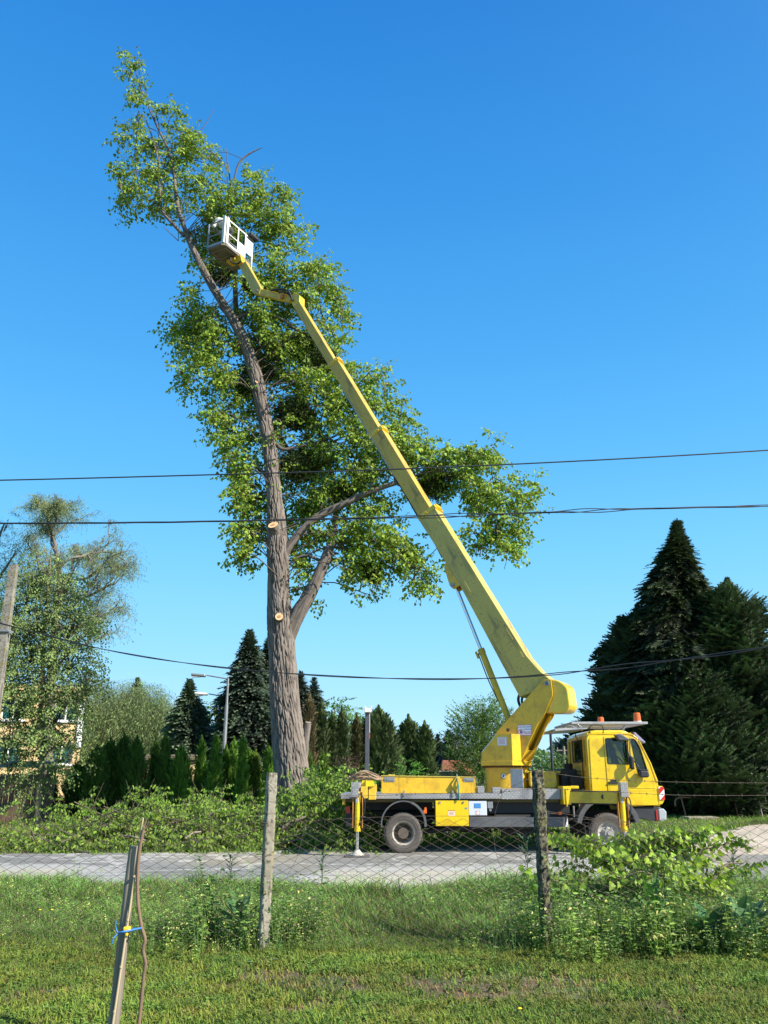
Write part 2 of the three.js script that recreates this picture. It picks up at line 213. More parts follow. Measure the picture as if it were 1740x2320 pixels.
// ---------------------------------------------------------------- overhead cables, poles and lamps
{
  const cableMat = mat([.02, .021, .024], { roughness: .5 });
  function cable(name, label, pts, D, strands, r) {
    const t = thing(name, label, 'power line', V3(0, 0, 0)), c = new THREE.CatmullRomCurve3(pts.map((p) => at(p[0], p[1], p[2] ?? D)));
    for (let s = 0; s < strands; s++) { const P = []; for (let i = 0; i <= 150; i++) { const u = i / 150, p = c.getPoint(u), gap = strands > 1 ? r * 1.1 + .05 * Math.max(0, N3(u * 11, D, 2)) : 0, a = u * 34 + s * PI * 2 / strands; P.push(p.add(V3(0, Math.cos(a) * gap, Math.sin(a) * gap))); } part('cable', new THREE.TubeGeometry(new THREE.CatmullRomCurve3(P), 300, r, 6), cableMat, t); }
  }
  cable('power_line', 'single black cable, the highest of the three lines crossing the sky', [[-500, 1096], [0, 1088], [500, 1075], [870, 1064], [1300, 1045], [1740, 1020], [2300, 980]], 12, 1, .0105);
  cable('power_line', 'twisted black cable pair, middle of the three lines crossing the sky', [[-500, 1188], [0, 1186], [300, 1184], [600, 1179], [900, 1172], [1180, 1163], [1450, 1153], [1740, 1146], [2300, 1128]], 12, 3, .007);
  cable('power_line', 'twisted grey cable pair, lowest and sagging, passing in front of the boom', [[-300, 1330, 19], [50, 1425, 17.6], [260, 1476, 16.5], [520, 1514, 15.5], [850, 1536, 14.5], [1150, 1535, 13.6], [1450, 1505, 12.8], [1740, 1466, 12], [2300, 1360, 11]], 14, 2, .0075);
  // leaning concrete power pole at the left edge
  const b = at(32, 1281, 20), pole = thing('power_pole', 'slotted grey concrete power pole at the left edge of the picture', 'utility pole', V3(b.x, 0, -20));
  const sec = (y) => { const k = lerp(.145, .086, y / 6.6), d = lerp(.12, .075, y / 6.6); return [k, d]; }, gs = [];
  const [k0, d0] = sec(0), [k1, d1] = sec(6.6), solid = new THREE.BufferGeometry(), P = []; for (const [y, k, d] of [[0, k0, d0], [6.6, k1, d1]]) P.push([-k, y, d], [k, y, d], [k, y, -d], [-k, y, -d]);
  solid.setAttribute('position', new THREE.Float32BufferAttribute(P.flat(), 3)); solid.setIndex([0, 1, 5, 0, 5, 4, 1, 2, 6, 1, 6, 5, 2, 3, 7, 2, 7, 6, 3, 0, 4, 3, 4, 7, 4, 5, 6, 4, 6, 7]); const so = solid.toNonIndexed(); so.computeVertexNormals();
  part('shaft', so, mat([.72, .74, .78], { map: T.concrete, roughness: .95, bumpMap: T.grain, bumpScale: .006 }), pole);
  for (let y = .6; y < 5.5; y += .72) { const [k, d] = sec(y); part('slot', [box(.02, .5, d * .8, k - .008, y, 0, .004)], mat([.12, .11, .10], { roughness: 1 }), pole); }
  part('bracket', [cyl(.03, .1, .14, 4.9, .05, 'x', 10), box(.3, .05, .26, 0, 4.95, 0)], steel, pole);
  function lamp(label, px, pyTop, D, pxArm, pyArm, c, two) {
    const p = at(px, pyTop, D), t = thing('street_lamp', label, 'street lamp', V3(p.x, 0, -D), 0, 'street lamps behind the thuja row'), a = at(pxArm, pyArm, D), ax = a.x - p.x;
    part('pole', [rod(V3(0, 0, 0), V3(0, p.y - 1.3, 0), .11, .085, 12), rod(V3(0, p.y - 1.3, 0), V3(0, p.y, 0), .06, .05, 10)], c, t);
    part('arm', rod(V3(.03, p.y - .03, 0), V3(ax + .4, a.y, .02), .035, .03, 8), c, t);
    const h = part('lamp_head', [box(.72, .14, .26, 0, 0, 0, .06)], two ? white : steel, t); h.position.set(ax, a.y, .02); h.rotation.z = -.08;
    part('lens', box(.4, .05, .2, ax - .1, a.y - .075, .02, .02), mat([.7, .72, .72], { roughness: .2 }), t);
  }
  lamp('grey street lamp behind the thujas, taller of the two beside the big trunk', 517, 1537, 42, 450, 1530, steel);
  lamp('street lamp with a white head, lower of the two beside the big trunk', 523, 1580, 46, 456, 1572, alu, true);
  const st = at(1247, 1660, 52), tp = thing('metal_post', 'tall thin dark post standing behind the deck between turret and cab', 'post', V3(st.x, 0, -52)); part('shaft', [rod(V3(0, 0, 0), V3(0, st.y, 0), .085, .08, 10), cyl(.1, .06, 0, st.y, 0)], mat([.02, .024, .03], { roughness: .6 }), tp);
  const u = at(1277, 1690, 80), up = thing('wooden_pole', 'distant pale utility pole in front of the layered pine beside the cab', 'utility pole', V3(u.x, 0, -80)); part('shaft', rod(V3(0, 0, 0), V3(0, u.y, 0), .14, .11, 8), greyWood, up); part('crossbar', [box(1.5, .1, .1, 0, u.y - .4, 0), rod(V3(-.6, u.y - .35, 0), V3(-.6, u.y - .1, 0), .04), rod(V3(.6, u.y - .35, 0), V3(.6, u.y - .1, 0), .04)], greyWood, up);
}
// ---------------------------------------------------------------- buildings, pillars, boards and small things behind the road
{
  const e = at(197, 1557, 55), bld = thing('apartment_building', 'ochre two-storey building with white framed windows behind the left trees', 'building', V3(e.x, 0, -55), .38);
  const ochre = mat([.72, .52, .27], { map: T.wall, roughness: .9, bumpMap: T.grain, bumpScale: .005 }), frameM = mat([.78, .78, .76], { roughness: .5 }), teal = mat([.10, .40, .36], { roughness: .8 });
  const W = 16, H = e.y, holes = [], wins = [];
  for (let i = 0; i < 5; i++) for (const [yb, h] of [[5.0, 1.28], [2.35, 1.3]]) { const x1 = -.42 - i * 3.1, x0 = x1 - 1.36; holes.push([[x0, yb], [x0, yb + h], [x1, yb + h], [x1, yb]]); wins.push([x0, x1, yb, h]); }
  part('wall', [prism([[-W, 0], [0, 0], [0, H - .35], [-W, H - .35]], -.3, 0, 0, holes), box(.3, H - .36, 9, -.151, (H - .36) / 2, -4.81, 0), box(W, H - .36, .3, -W / 2, (H - .36) / 2, -9.45, 0), box(.3, H - .36, 9, -W + .151, (H - .36) / 2, -4.81, 0)], ochre, bld);
  part('cornice', [box(W + .3, .22, 9.9, -W / 2, H - .24, -4.7, .02), box(W + .1, .14, 9.7, -W / 2, H - .06, -4.7, .02)], mat([.55, .38, .2], { map: T.wall, roughness: .9 }), bld);
  part('pilaster', box(.34, 3.0, .1, -.16, 4.85, .053, .01), frameM, bld);
  part('floor', box(W - .7, .2, 8.4, -W / 2, 3.3, -4.8, 0), white, bld);
  for (const [x0, x1, yb, h] of wins) {
    const w = part('window', [span(x0, x0 + .07, yb, yb + h, -.2, -.1), span(x1 - .07, x1, yb, yb + h, -.2, -.1), span(x0, x1, yb, yb + .07, -.2, -.102), span(x0, x1, yb + h - .07, yb + h, -.2, -.102), span((x0 + x1) / 2 - .04, (x0 + x1) / 2 + .04, yb, yb + h, -.2, -.104)], frameM, bld);
    part('pane', span(x0 + .05, x1 - .05, yb + .05, yb + h - .05, -.16, -.15, 0), glass, w); part('curtain', [span(x0 + .08, x0 + .42, yb + .05, yb + h, -.42, -.38, .01), span(x1 - .5, x1 - .08, yb + .05, yb + h, -.42, -.38, .01)], teal, w);
    part('sill', span(x0 - .1, x1 + .1, yb - .1, yb - .003, -.12, .12, .01), frameM, w);
  }
  // boundary pillars between the thujas
  const cap = mat([.62, .62, .62], { map: T.concrete, roughness: .9 }), pil = thing('gate_pillar', 'ochre boundary pillar with a stepped white cap, right one between the thujas', 'pillar', V3(at(391, 1700, 34.5).x, 0, -34.5), 0, 'ochre pillars between the thujas');
  part('shaft', box(.24, 2.12, .3, 0, 1.06, 0, .01), ochre, pil); part('cap', [box(.34, .1, .4, 0, 2.17, 0, .015), box(.44, .14, .5, 0, 2.29, 0, .02), box(.38, .08, .44, 0, 2.40, 0, .03)], cap, pil);
  const p2 = pil.clone(); p2.name = numbered('gate_pillar'); p2.position.x = at(334, 1700, 34.5).x; p2.userData = { ...pil.userData, label: 'ochre boundary pillar with a stepped white cap, left one between the thujas' }; scene.add(p2);
  const p3 = pil.clone(); p3.name = numbered('gate_pillar'); p3.position.x = at(437, 1700, 34.5).x; p3.userData = { ...pil.userData, label: 'ochre boundary pillar almost hidden by thujas, only its cap edge showing' }; scene.add(p3);
  // brown board fence at the far left
  const bf = thing('board_fence', 'weathered brown board fence in shade behind the young lime tree', 'fence', V3(at(20, 1800, 31).x, 0, -31)), tones = [[.20, .12, .075], [.16, .10, .065], [.24, .15, .10], [.14, .09, .06]].map((c) => mat(c, { map: T.wood, roughness: .9 })), r = rand(12);
  for (let i = 0; i < 16; i++) part('plank', box(.185, 1.62 + .06 * r(), .028, -1.7 + i * .2, .87, .012 * (r() - .5), .004), tones[i % 4], bf);
  part('rail', [box(3.3, .09, .05, -.2, .45, -.05), box(3.3, .09, .05, -.2, 1.35, -.05)], tones[1], bf);
  part('corner_post', box(.3, 1.95, .14, 1.42, .98, 0, .01), tones[3], bf);
  const du = thing('metal_awning', 'faded green ribbed metal roof edge above the brown boards', 'roof', V3(at(20, 1740, 33).x, 0, -33)); part('sheet', [box(3.4, .05, 1.4, -.1, 2.1, 0, .01), ...Array.from({ length: 16 }, (_, i) => box(.05, .05, 1.4, -1.7 + i * .21, 2.14, 0, .01))], mat([.10, .26, .22], { roughness: .6, map: T.dust }), du); part('fascia', box(3.42, .2, .04, -.1, 2.02, .71, .01), mat([.10, .28, .23], { roughness: .5, map: T.dust }), du); part('post', box(.1, 2.05, .1, -1.5, 1.03, -.5), greyWood, du); part('post', box(.1, 2.05, .1, 1.4, 1.03, -.5), greyWood, du);
  // small red-roofed house far behind
  const h = at(1024, 1734, 70), hs = thing('small_house', 'small distant house with a red tiled roof behind the truck toolbox', 'house', V3(h.x, 0, -70)); const hh = h.y;
  part('wall', box(3.6, hh - .3, 4, 0, (hh - .3) / 2, 0, 0), mat([.42, .36, .30], { map: T.wall, roughness: .9 }), hs); part('roof', [prism([[-1.1, hh - .75], [1.6, hh - .75], [1.5, hh + .35], [-.9, hh + .35]], 1.2, 2.6, .02)], mat([.42, .15, .09], { roughness: .9, map: T.dust }), hs); part('window', box(.7, .7, .06, -.3, 1.0, 2.03, .01), mat([.05, .06, .07], { roughness: .2 }), hs);
  const sh = thing('shed', 'low grey shed left of the small red-roofed house', 'shed', V3(at(1005, 1748, 67).x, 0, -67)); part('wall', box(2.6, 1.9, 3, 0, .95, 0, 0), mat([.13, .12, .115], { roughness: .9 }), sh); part('roof', box(3, .12, 3.4, 0, 2, 0, .02), mat([.2, .19, .18], { roughness: .8 }), sh); part('post', box(.1, 1.9, .1, .9, .95, 1.56), white, sh); part('post', box(.1, 1.9, .1, -.6, .95, 1.56), white, sh);
  // rusty pipe rail on the right
  const rp = thing('pipe_rail', 'bent rusty pipe rail standing in the grass before the big conifer', 'railing', V3(at(1604, 1850, 33).x, 0, -33)), x0 = at(1546, 1820, 33).x - rp.position.x, x1 = at(1664, 1820, 33).x - rp.position.x;
  part('top_rail', tube([V3(x0 - .28, .55, 0), V3(x0 - .24, .78, 0), V3(x0 - .05, .86, 0), V3(0, .80, 0), V3(x1, .72, 0), V3(x1 + .05, .68, 0)], .032, 40, 8), rust, rp); part('post', rod(V3(x0 + .12, 0, 0), V3(x0 - .03, .86, 0), .03, .03, 8), rust, rp); part('post', rod(V3(x1 + .12, 0, 0), V3(x1, .72, 0), .03, .03, 8), rust, rp);
  const cv = thing('concrete_cover', 'flat grey concrete cover lying in the grass below the rusty rail', 'cover', V3(at(1585, 1850, 32).x, 0, -32)); part('slab', box(1.1, .14, .8, 0, .16, 0, .02), concrete, cv); part('ring', cyl(.45, .2, 0, .08, 0), concrete, cv);
}
// ---------------------------------------------------------------- aerial platform truck
const TX = 2.9, TZ = -20.6;
const truck = thing('platform_truck', 'yellow aerial platform truck with its telescopic boom raised into the tree', 'truck', V3(TX, 0, TZ));
const tp = (name, gs, m, parent = truck) => { const g = M(gs); if (parent === truck || parent.userData.shift) g.translate(-TX, 0, 0); return put(name, g, m, parent); };
const sub = (name) => { const g = group(name, truck); g.userData.shift = true; return g; };
// wheels
function makeWheel(rear) {
  const w = group('wheel', truck), R = .42, prof = [[.245, -.11], [.30, -.122], [.36, -.126], [.392, -.118], [.413, -.10], [.42, -.07], [.42, .07], [.413, .10], [.392, .118], [.36, .126], [.30, .122], [.245, .11]].map((p) => new THREE.Vector2(p[0], p[1]));
  const tyre = (z) => new THREE.LatheGeometry(prof, 56).rotateX(PI / 2).translate(0, 0, z), tread = (z) => { const g = []; for (let k = 0; k < 44; k++) { const a = k / 44 * 2 * PI; for (const s of [-1, 1]) { const b = new THREE.BoxGeometry(.035, .012, .07); b.translate(0, .421, s * .07).rotateZ(a + (s > 0 ? .07 : 0)); b.translate(0, 0, z); g.push(b); } } return g; };
  const side = (z, r) => new THREE.TorusGeometry(r, .006, 5, 48).translate(0, 0, z);
  part('tyre', [tyre(0), ...tread(0), side(.124, .35), side(.122, .31), ...(rear ? [tyre(-.29), ...tread(-.29)] : [])], dustyRubber, w);
  if (rear) {
    part('rim', [new THREE.LatheGeometry([[.175, -.07], [.20, -.075], [.212, -.05], [.218, .07], [.232, .10], [.25, .112], [.252, .10]].map((p) => new THREE.Vector2(p[0], p[1])), 44).rotateX(PI / 2)], mat([.42, .39, .34], { roughness: .75, map: T.dust }), w);
    part('hub', [cyl(.19, .02, 0, 0, -.075, 'z', 36), cyl(.10, .14, 0, 0, -.01, 'z', 24, .115), ...Array.from({ length: 8 }, (_, k) => cyl(.017, .05, .145 * Math.cos(k * PI / 4 + .3), .145 * Math.sin(k * PI / 4 + .3), -.05, 'z', 6))], mat([.12, .095, .075], { roughness: .9, map: T.dust }), w);
  } else {
    part('rim', [new THREE.LatheGeometry([[.0, .085], [.115, .085], [.13, .05], [.16, .03], [.185, .045], [.205, .075], [.228, .085], [.25, .112], [.253, .10]].map((p) => new THREE.Vector2(p[0], p[1])), 44).rotateX(PI / 2)], mat([.40, .39, .37], { roughness: .65, map: T.dust }), w);
    part('hub', [cyl(.085, .11, 0, 0, .09, 'z', 28, .1), cyl(.04, .03, 0, 0, .155, 'z', 20), ...Array.from({ length: 8 }, (_, k) => cyl(.016, .04, .13 * Math.cos(k * PI / 4 + .2), .13 * Math.sin(k * PI / 4 + .2), .09, 'z', 6))], mat([.33, .32, .30], { roughness: .65, map: T.dust }), w);
  }
  return w;
}
{
  const rw = makeWheel(true), fw = makeWheel(false);
  rw.position.set(.427 - TX, .415, .94); fw.position.set(4.95 - TX, .415, .94);
  for (const [w, x] of [[rw, .427], [fw, 4.95]]) { const c = w.clone(); c.position.set(x - TX, .415, -.94); c.rotation.y = PI; truck.add(c); }
}
// chassis, axles, fenders
tp('chassis_rail', [span(-.85, 5.7, .62, .86, .32, .42)], chassis); tp('chassis_rail', [span(-.85, 5.7, .62, .86, -.42, -.32)], chassis);
tp('axle', [cyl(.08, 1.7, .427, .42, 0, 'z'), box(.34, .34, .36, .427, .44, 0, .1)], chassis); tp('axle', [cyl(.07, 1.7, 4.95, .42, 0, 'z'), box(.28, .28, .3, 4.95, .44, 0, .08)], chassis);
for (const z of [.5, -.5]) { tp('leaf_spring', [0, 1, 2].map((k) => tube([V3(-.25 + k * .1, .62 - k * .03, z), V3(.427, .52 - k * .03, z), V3(1.1 - k * .1, .62 - k * .03, z)], .025, 14, 4)), chassis); tp('leaf_spring', [0, 1].map((k) => tube([V3(4.35 + k * .1, .6 - k * .03, z), V3(4.95, .5 - k * .03, z), V3(5.6 - k * .1, .6 - k * .03, z)], .025, 14, 4)), chassis); }
tp('cross_member', [span(.95, 3.9, .64, .9, -.32, .32), span(-.85, -.7, .55, .9, -1, 1), span(2.3, 4.15, .82, 1.1, -.95, .9), span(-.5, 1.1, .88, 1.1, -.6, .6)], black);
tp('air_tank', cyl(.11, .7, 2.1, .5, .3, 'x', 18), chassis); tp('air_tank', cyl(.11, .7, 3.0, .45, .55, 'x', 18), chassis); for (const p of [[V3(1.2, .62, .8), V3(1.6, .5, .85), V3(2.3, .52, .8), V3(2.9, .47, .85), V3(3.6, .6, .8)], [V3(3.6, .9, 1), V3(3.8, .7, 1.02), V3(4.1, .68, 1), V3(4.35, .9, .95)], [V3(-.8, .95, .9), V3(-.5, .75, .9), V3(-.2, .85, .7)]]) tp('air_hose', tube(p, .016, 24, 5), black);
tp('drive_shaft', [rod(V3(.6, .5, 0), V3(4.6, .6, 0), .05), rod(V3(.9, .42, .55), V3(2.1, .56, .6), .055, .055, 8)], chassis);
function arch(x, y, r, a0, a1, z0, z1, t) { const s = []; for (let k = 0; k <= 24; k++) { const a = lerp(a0, a1, k / 24); s.push([x + Math.cos(a) * r, y + Math.sin(a) * r]); } for (let k = 24; k >= 0; k--) { const a = lerp(a0, a1, k / 24); s.push([x + Math.cos(a) * (r - t), y + Math.sin(a) * (r - t)]); } return prism(s, z0, z1, .004); }
for (const s of [1, -1]) { const z0 = s > 0 ? .62 : -1.09, z1 = s > 0 ? 1.09 : -.62; tp('mudguard', [arch(.427, .60, .50, -.12, PI + .12, z0, z1, .03), arch(.427, .60, .512, -.1, 1.2, s > 0 ? 1.05 : -1.1, s > 0 ? 1.1 : -1.05, .05)], greyPlastic); }
tp('mud_flap', span(-.11, -.09, .3, .56, .66, 1.06), black); tp('mud_flap', span(4.42, 4.44, .26, .6, .66, 1.06), black);
// deck
tp('deck', [span(-.96, 2.62, 1.135, 1.245, -1.12, 1.10, .006), span(2.62, 3.93, 1.125, 1.345, -1.12, 1.10, .006)], checker);
tp('deck_frame', [span(-.9, 3.9, 1.06, 1.134, -1.0, 1.02)], mat([.09, .07, .02], { roughness: .8 }));
tp('deck_step', [span(2.42, 2.6, 1.246, 1.38, .86, 1.08)], checker); tp('deck_step', [span(2.09, 2.24, 1.247, 1.4, .75, 1.05)], checker);
for (const x of [.44, 1.53]) tp('lashing_hook', [box(.045, .1, .03, x, 1.235, 1.115, .008), cyl(.018, .04, x, 1.295, 1.1, 'z', 10)], steel);
// long toolbox on the deck
{
  const tb = sub('toolbox'); tb.userData.label = 'long yellow steel toolbox on the deck';
  tp('box', [prism(rounded([[-.06, 1.248], [2.05, 1.248], [2.05, 1.585], [-.06, 1.615]], .02), .42, 1.02, .008)], Y.turret, tb);
  tp('lid', [prism([[-.07, 1.612], [2.06, 1.582], [2.06, 1.602], [-.07, 1.632]], .4, 1.035, .006), span(.10, .25, 1.628, 1.65, .7, .9)], Y.boom, tb);
  for (const x of [.12, 1.9]) tp('hinge_plate', [box(.24, .11, .012, x, 1.545, 1.022, .004), box(.17, .06, .02, x + .02, 1.545, 1.028, .006), box(.05, .03, .02, x - .1, 1.55, 1.03, .006)], steel, tb);
  tp('bracket', [prism([[1.5, 1.43], [1.62, 1.25], [1.70, 1.25], [1.70, 1.6], [1.62, 1.6]], .95, 1.09, .006)], Y.turret, tb);
  const st = tp('strap', [tube([V3(1.645, 1.62, 1.05), V3(1.64, 1.52, 1.12), V3(1.655, 1.4, 1.13), V3(1.66, 1.28, 1.125), V3(1.67, 1.12, 1.12)], .016, 20, 5), box(.05, .07, .03, 1.65, 1.4, 1.125, .01)], mat([.05, .22, .20], { roughness: .8 }), tb);
}
// boxes and guard under the deck
{
  const lb = tp('side_locker', [span(1.14, 1.872, .565, 1.105, .55, 1.075, .012)], Y.cab); lb.userData.label = 'yellow side locker under the deck';
  for (const x of [1.24, 1.76]) tp('locker_knob', cyl(.022, .02, x, 1.06, 1.08, 'z', 14), steel);
  tp('control_box', [span(1.878, 2.28, .785, 1.09, .6, 1.07, .012)], mat([.55, .58, .60], { roughness: .4 }));
  tp('control_display', [span(2.0, 2.15, .94, 1.04, 1.06, 1.076, .004)], mat([.06, .22, .50], { roughness: .3 }));
  tp('gauge_box', [span(2.3, 2.42, .93, 1.08, .7, 1.06, .01), cyl(.028, .03, 2.36, .9, 1.05, 'z', 14)], steel);
  tp('side_guard', [span(1.878, 3.99, .545, .755, 1.04, 1.075, .008), span(1.9, 1.97, .6, .9, .9, 1.039), span(3.6, 3.67, .6, .9, .9, 1.039)], greyPlastic);
  tp('guard_end', [prism([[3.99, .545], [4.06, .55], [4.06, .76]], 1.04, 1.08, .006)], white);
  tp('tank', [span(2.45, 3.55, .5, .8, .3, .95, .06)], chassis); tp('battery_box', [span(3.65, 4.1, .55, 1.0, .3, .85, .03)], black);
  tp('side_marker', [box(.075, .075, .03, .91, .86, 1.03, .01), box(.05, .06, .1, .92, .92, .98, .01)], orange); tp('side_marker', [box(.07, .07, .03, 3.9, .83, 1.02, .01)], orange); tp('tail_lamp', [box(.09, .15, .05, -.8, .9, .98, .01)], mat([.45, .03, .015], { roughness: .3 }));
  tp('rear_frame', [span(-.93, -.86, 1.0, 1.13, -1.05, 1.05)], Y.worn);
  tp('mirror_stalk', [rod(V3(4.22, .75, 1.0), V3(4.22, .98, 1.0), .02, .02, 8)], steel);
}
// prints: canvas textures on thin plates
function print(w, h, fn) { const c = document.createElement('canvas'); c.width = w; c.height = h; const x = c.getContext('2d'); fn(x, w, h); const t = new THREE.CanvasTexture(c); t.colorSpace = THREE.SRGBColorSpace; return new THREE.MeshPhysicalMaterial({ map: t, roughness: .45 }); }
function decal(name, w, h, m, parent, x, y, z, ry = 0) { const g = new THREE.PlaneGeometry(w, h), o = put(name, g, m, parent); o.position.set(x, y, z); o.rotation.y = ry; return o; }
const lines = (x, px, y, w, h, n, col) => { x.fillStyle = col; const r = rand(n * 31 + px); for (let i = 0; i < n; i++) { let X = px; while (X < px + w - h) { const k = h * (.4 + r() * .9); x.fillRect(X, y + i * h * 1.9, Math.min(k, px + w - X), h); X += k + h * .3; } } };
decal('locker_sticker', .15, .11, print(128, 96, (x) => { x.fillStyle = '#f0c9b0'; x.fillRect(0, 0, 128, 96); x.fillStyle = '#8a4a3a'; x.fillRect(0, 0, 128, 12); lines(x, 22, 36, 86, 8, 3, '#2a2220'); }), truck, 1.495 - TX, .835, 1.078);
decal('locker_label', .06, .03, print(64, 32, (x) => { x.fillStyle = '#2c6d86'; x.fillRect(0, 0, 64, 32); x.fillStyle = '#9fd0dc'; x.fillRect(6, 12, 52, 7); }), truck, 1.82 - TX, .935, 1.078);
decal('control_sticker', .09, .09, print(64, 64, (x) => { x.fillStyle = '#93a3a8'; x.fillRect(0, 0, 64, 64); x.fillStyle = '#f2e6e2'; x.beginPath(); x.arc(32, 32, 30, 0, 7); x.fill(); x.strokeStyle = '#c86a60'; x.lineWidth = 6; x.beginPath(); x.arc(32, 32, 26, 0, 7); x.moveTo(14, 14); x.lineTo(50, 50); x.stroke(); }), truck, 2.08 - TX, .84, 1.074);
// boom rest post and rear outrigger
tp('boom_rest', [box(.10, 1.84, .12, -.40, 2.17, .1, .008)], mat([.075, .08, .10], { roughness: .5, map: T.dust })); tp('rest_saddle', [box(.16, .10, .3, -.39, 3.12, .1, .01), box(.03, .06, .3, -.31, 3.19, .1), box(.03, .06, .3, -.46, 3.19, .1)], white); tp('rest_reflector', [box(.012, .5, .05, -.343, 2.85, .1, .003)], white); tp('rest_reflector', [box(.014, .12, .05, -.341, 2.52, .1, .003)], mat([.5, .06, .04]));
function outrigger(x, z, rear) {
  const o = sub('outrigger'); o.userData.label = rear ? 'rear outrigger leg on its round foot' : 'front outrigger leg beside the cab';
  tp('jack_tube', [cyl(.062, .80, x, .90, z, 'y', 20), cyl(.072, .06, x, .53, z, 'y', 20)], Y.cab, o);
  tp('jack_guide', [box(.02, .72, .10, x - .10, .93, z, .004), box(.02, .72, .10, x + .10, .93, z, .004), box(.2, .02, .1, x, 1.29, z, .004)], mat([.52, .24, .05], { roughness: .8, map: T.dust }), o);
  tp('jack_rod', [cyl(.034, .46, x, .33, z, 'y', 16)], chrome, o);
  tp('jack_hose', [tube([V3(x - .03, 1.3, z + .05), V3(x + .14, 1.15, z + .09), V3(x + .13, .85, z + .08), V3(x + .04, .62, z + .06)], .013, 22, 6)], black, o);
  tp('foot', [cyl(.14, .11, x, .09, z, 'y', 28, .045), cyl(.15, .03, x, .04, z, 'y', 28)], mat([.55, .50, .42], { roughness: .8, map: T.dust }), o);
  tp('foot_plate', [box(.52, .035, .5, x, .0185, z, .008)], mat([.10, .095, .09], { roughness: .9, map: T.dust }), o);
  tp('head_plate', [box(.16, .3, .22, x + (rear ? -.06 : .04), 1.34, z + .01, .006)], checker, o);
  tp('ghost_sticker', [box(.05, .1, .01, x - .01, 1.12, z + .063, .003)], mat([.30, .32, .42], { roughness: .5 }), o);
  return o;
}
{
  const o = outrigger(-.56, 1.86, true);
  tp('beam', [span(-.50, -.36, 1.16, 1.40, .2, 1.84, .008), span(-.34, -.18, 1.12, 1.42, .3, 1.3, .008)], Y.worn, o); tp('beam_cover', [span(-.66, -.51, 1.2, 1.46, 1.3, 1.7, .006)], alu, o);
  tp('lifting_plate', [prism([[-.52, 1.4], [-.2, 1.4], [-.24, 1.52], [-.48, 1.52]], 1.5, 1.52, .004), span(-.4, -.375, 1.4, 1.53, 1.46, 1.6, .004)], Y.cab, o);
  const f = outrigger(5.08, 1.86, false);
  const A = V3(4.1, 1.175, 1.22), B = V3(5.02, 1.175, 1.82);
  tp('beam', [bar(A, B, .16, .245, .01)], Y.worn, f); tp('beam_edge', [bar(V3(4.1, 1.30, 1.22), V3(5.02, 1.30, 1.82), .17, .02, .004), bar(V3(4.1, 1.045, 1.22), V3(5.02, 1.045, 1.82), .17, .02, .004)], black, f);
  tp('beam_port', [cyl(.05, .012, 4.72, 1.19, 1.715, 'z', 20)], black, f);
  tp('hinge_bracket', [span(3.94, 4.12, 1.02, 1.4, .8, 1.32, .012), span(4.12, 4.30, 1.35, 1.41, .9, 1.3, .01), span(4.0, 4.02, .98, 1.36, 1.3, 1.34, .004)], Y.cab, f);
  for (const [x, z] of [[-.56, -1.5], [5.08, -1.6]]) { const g = (x < 0 ? o : f).clone(); g.scale.z = -1; truck.add(g); }
}
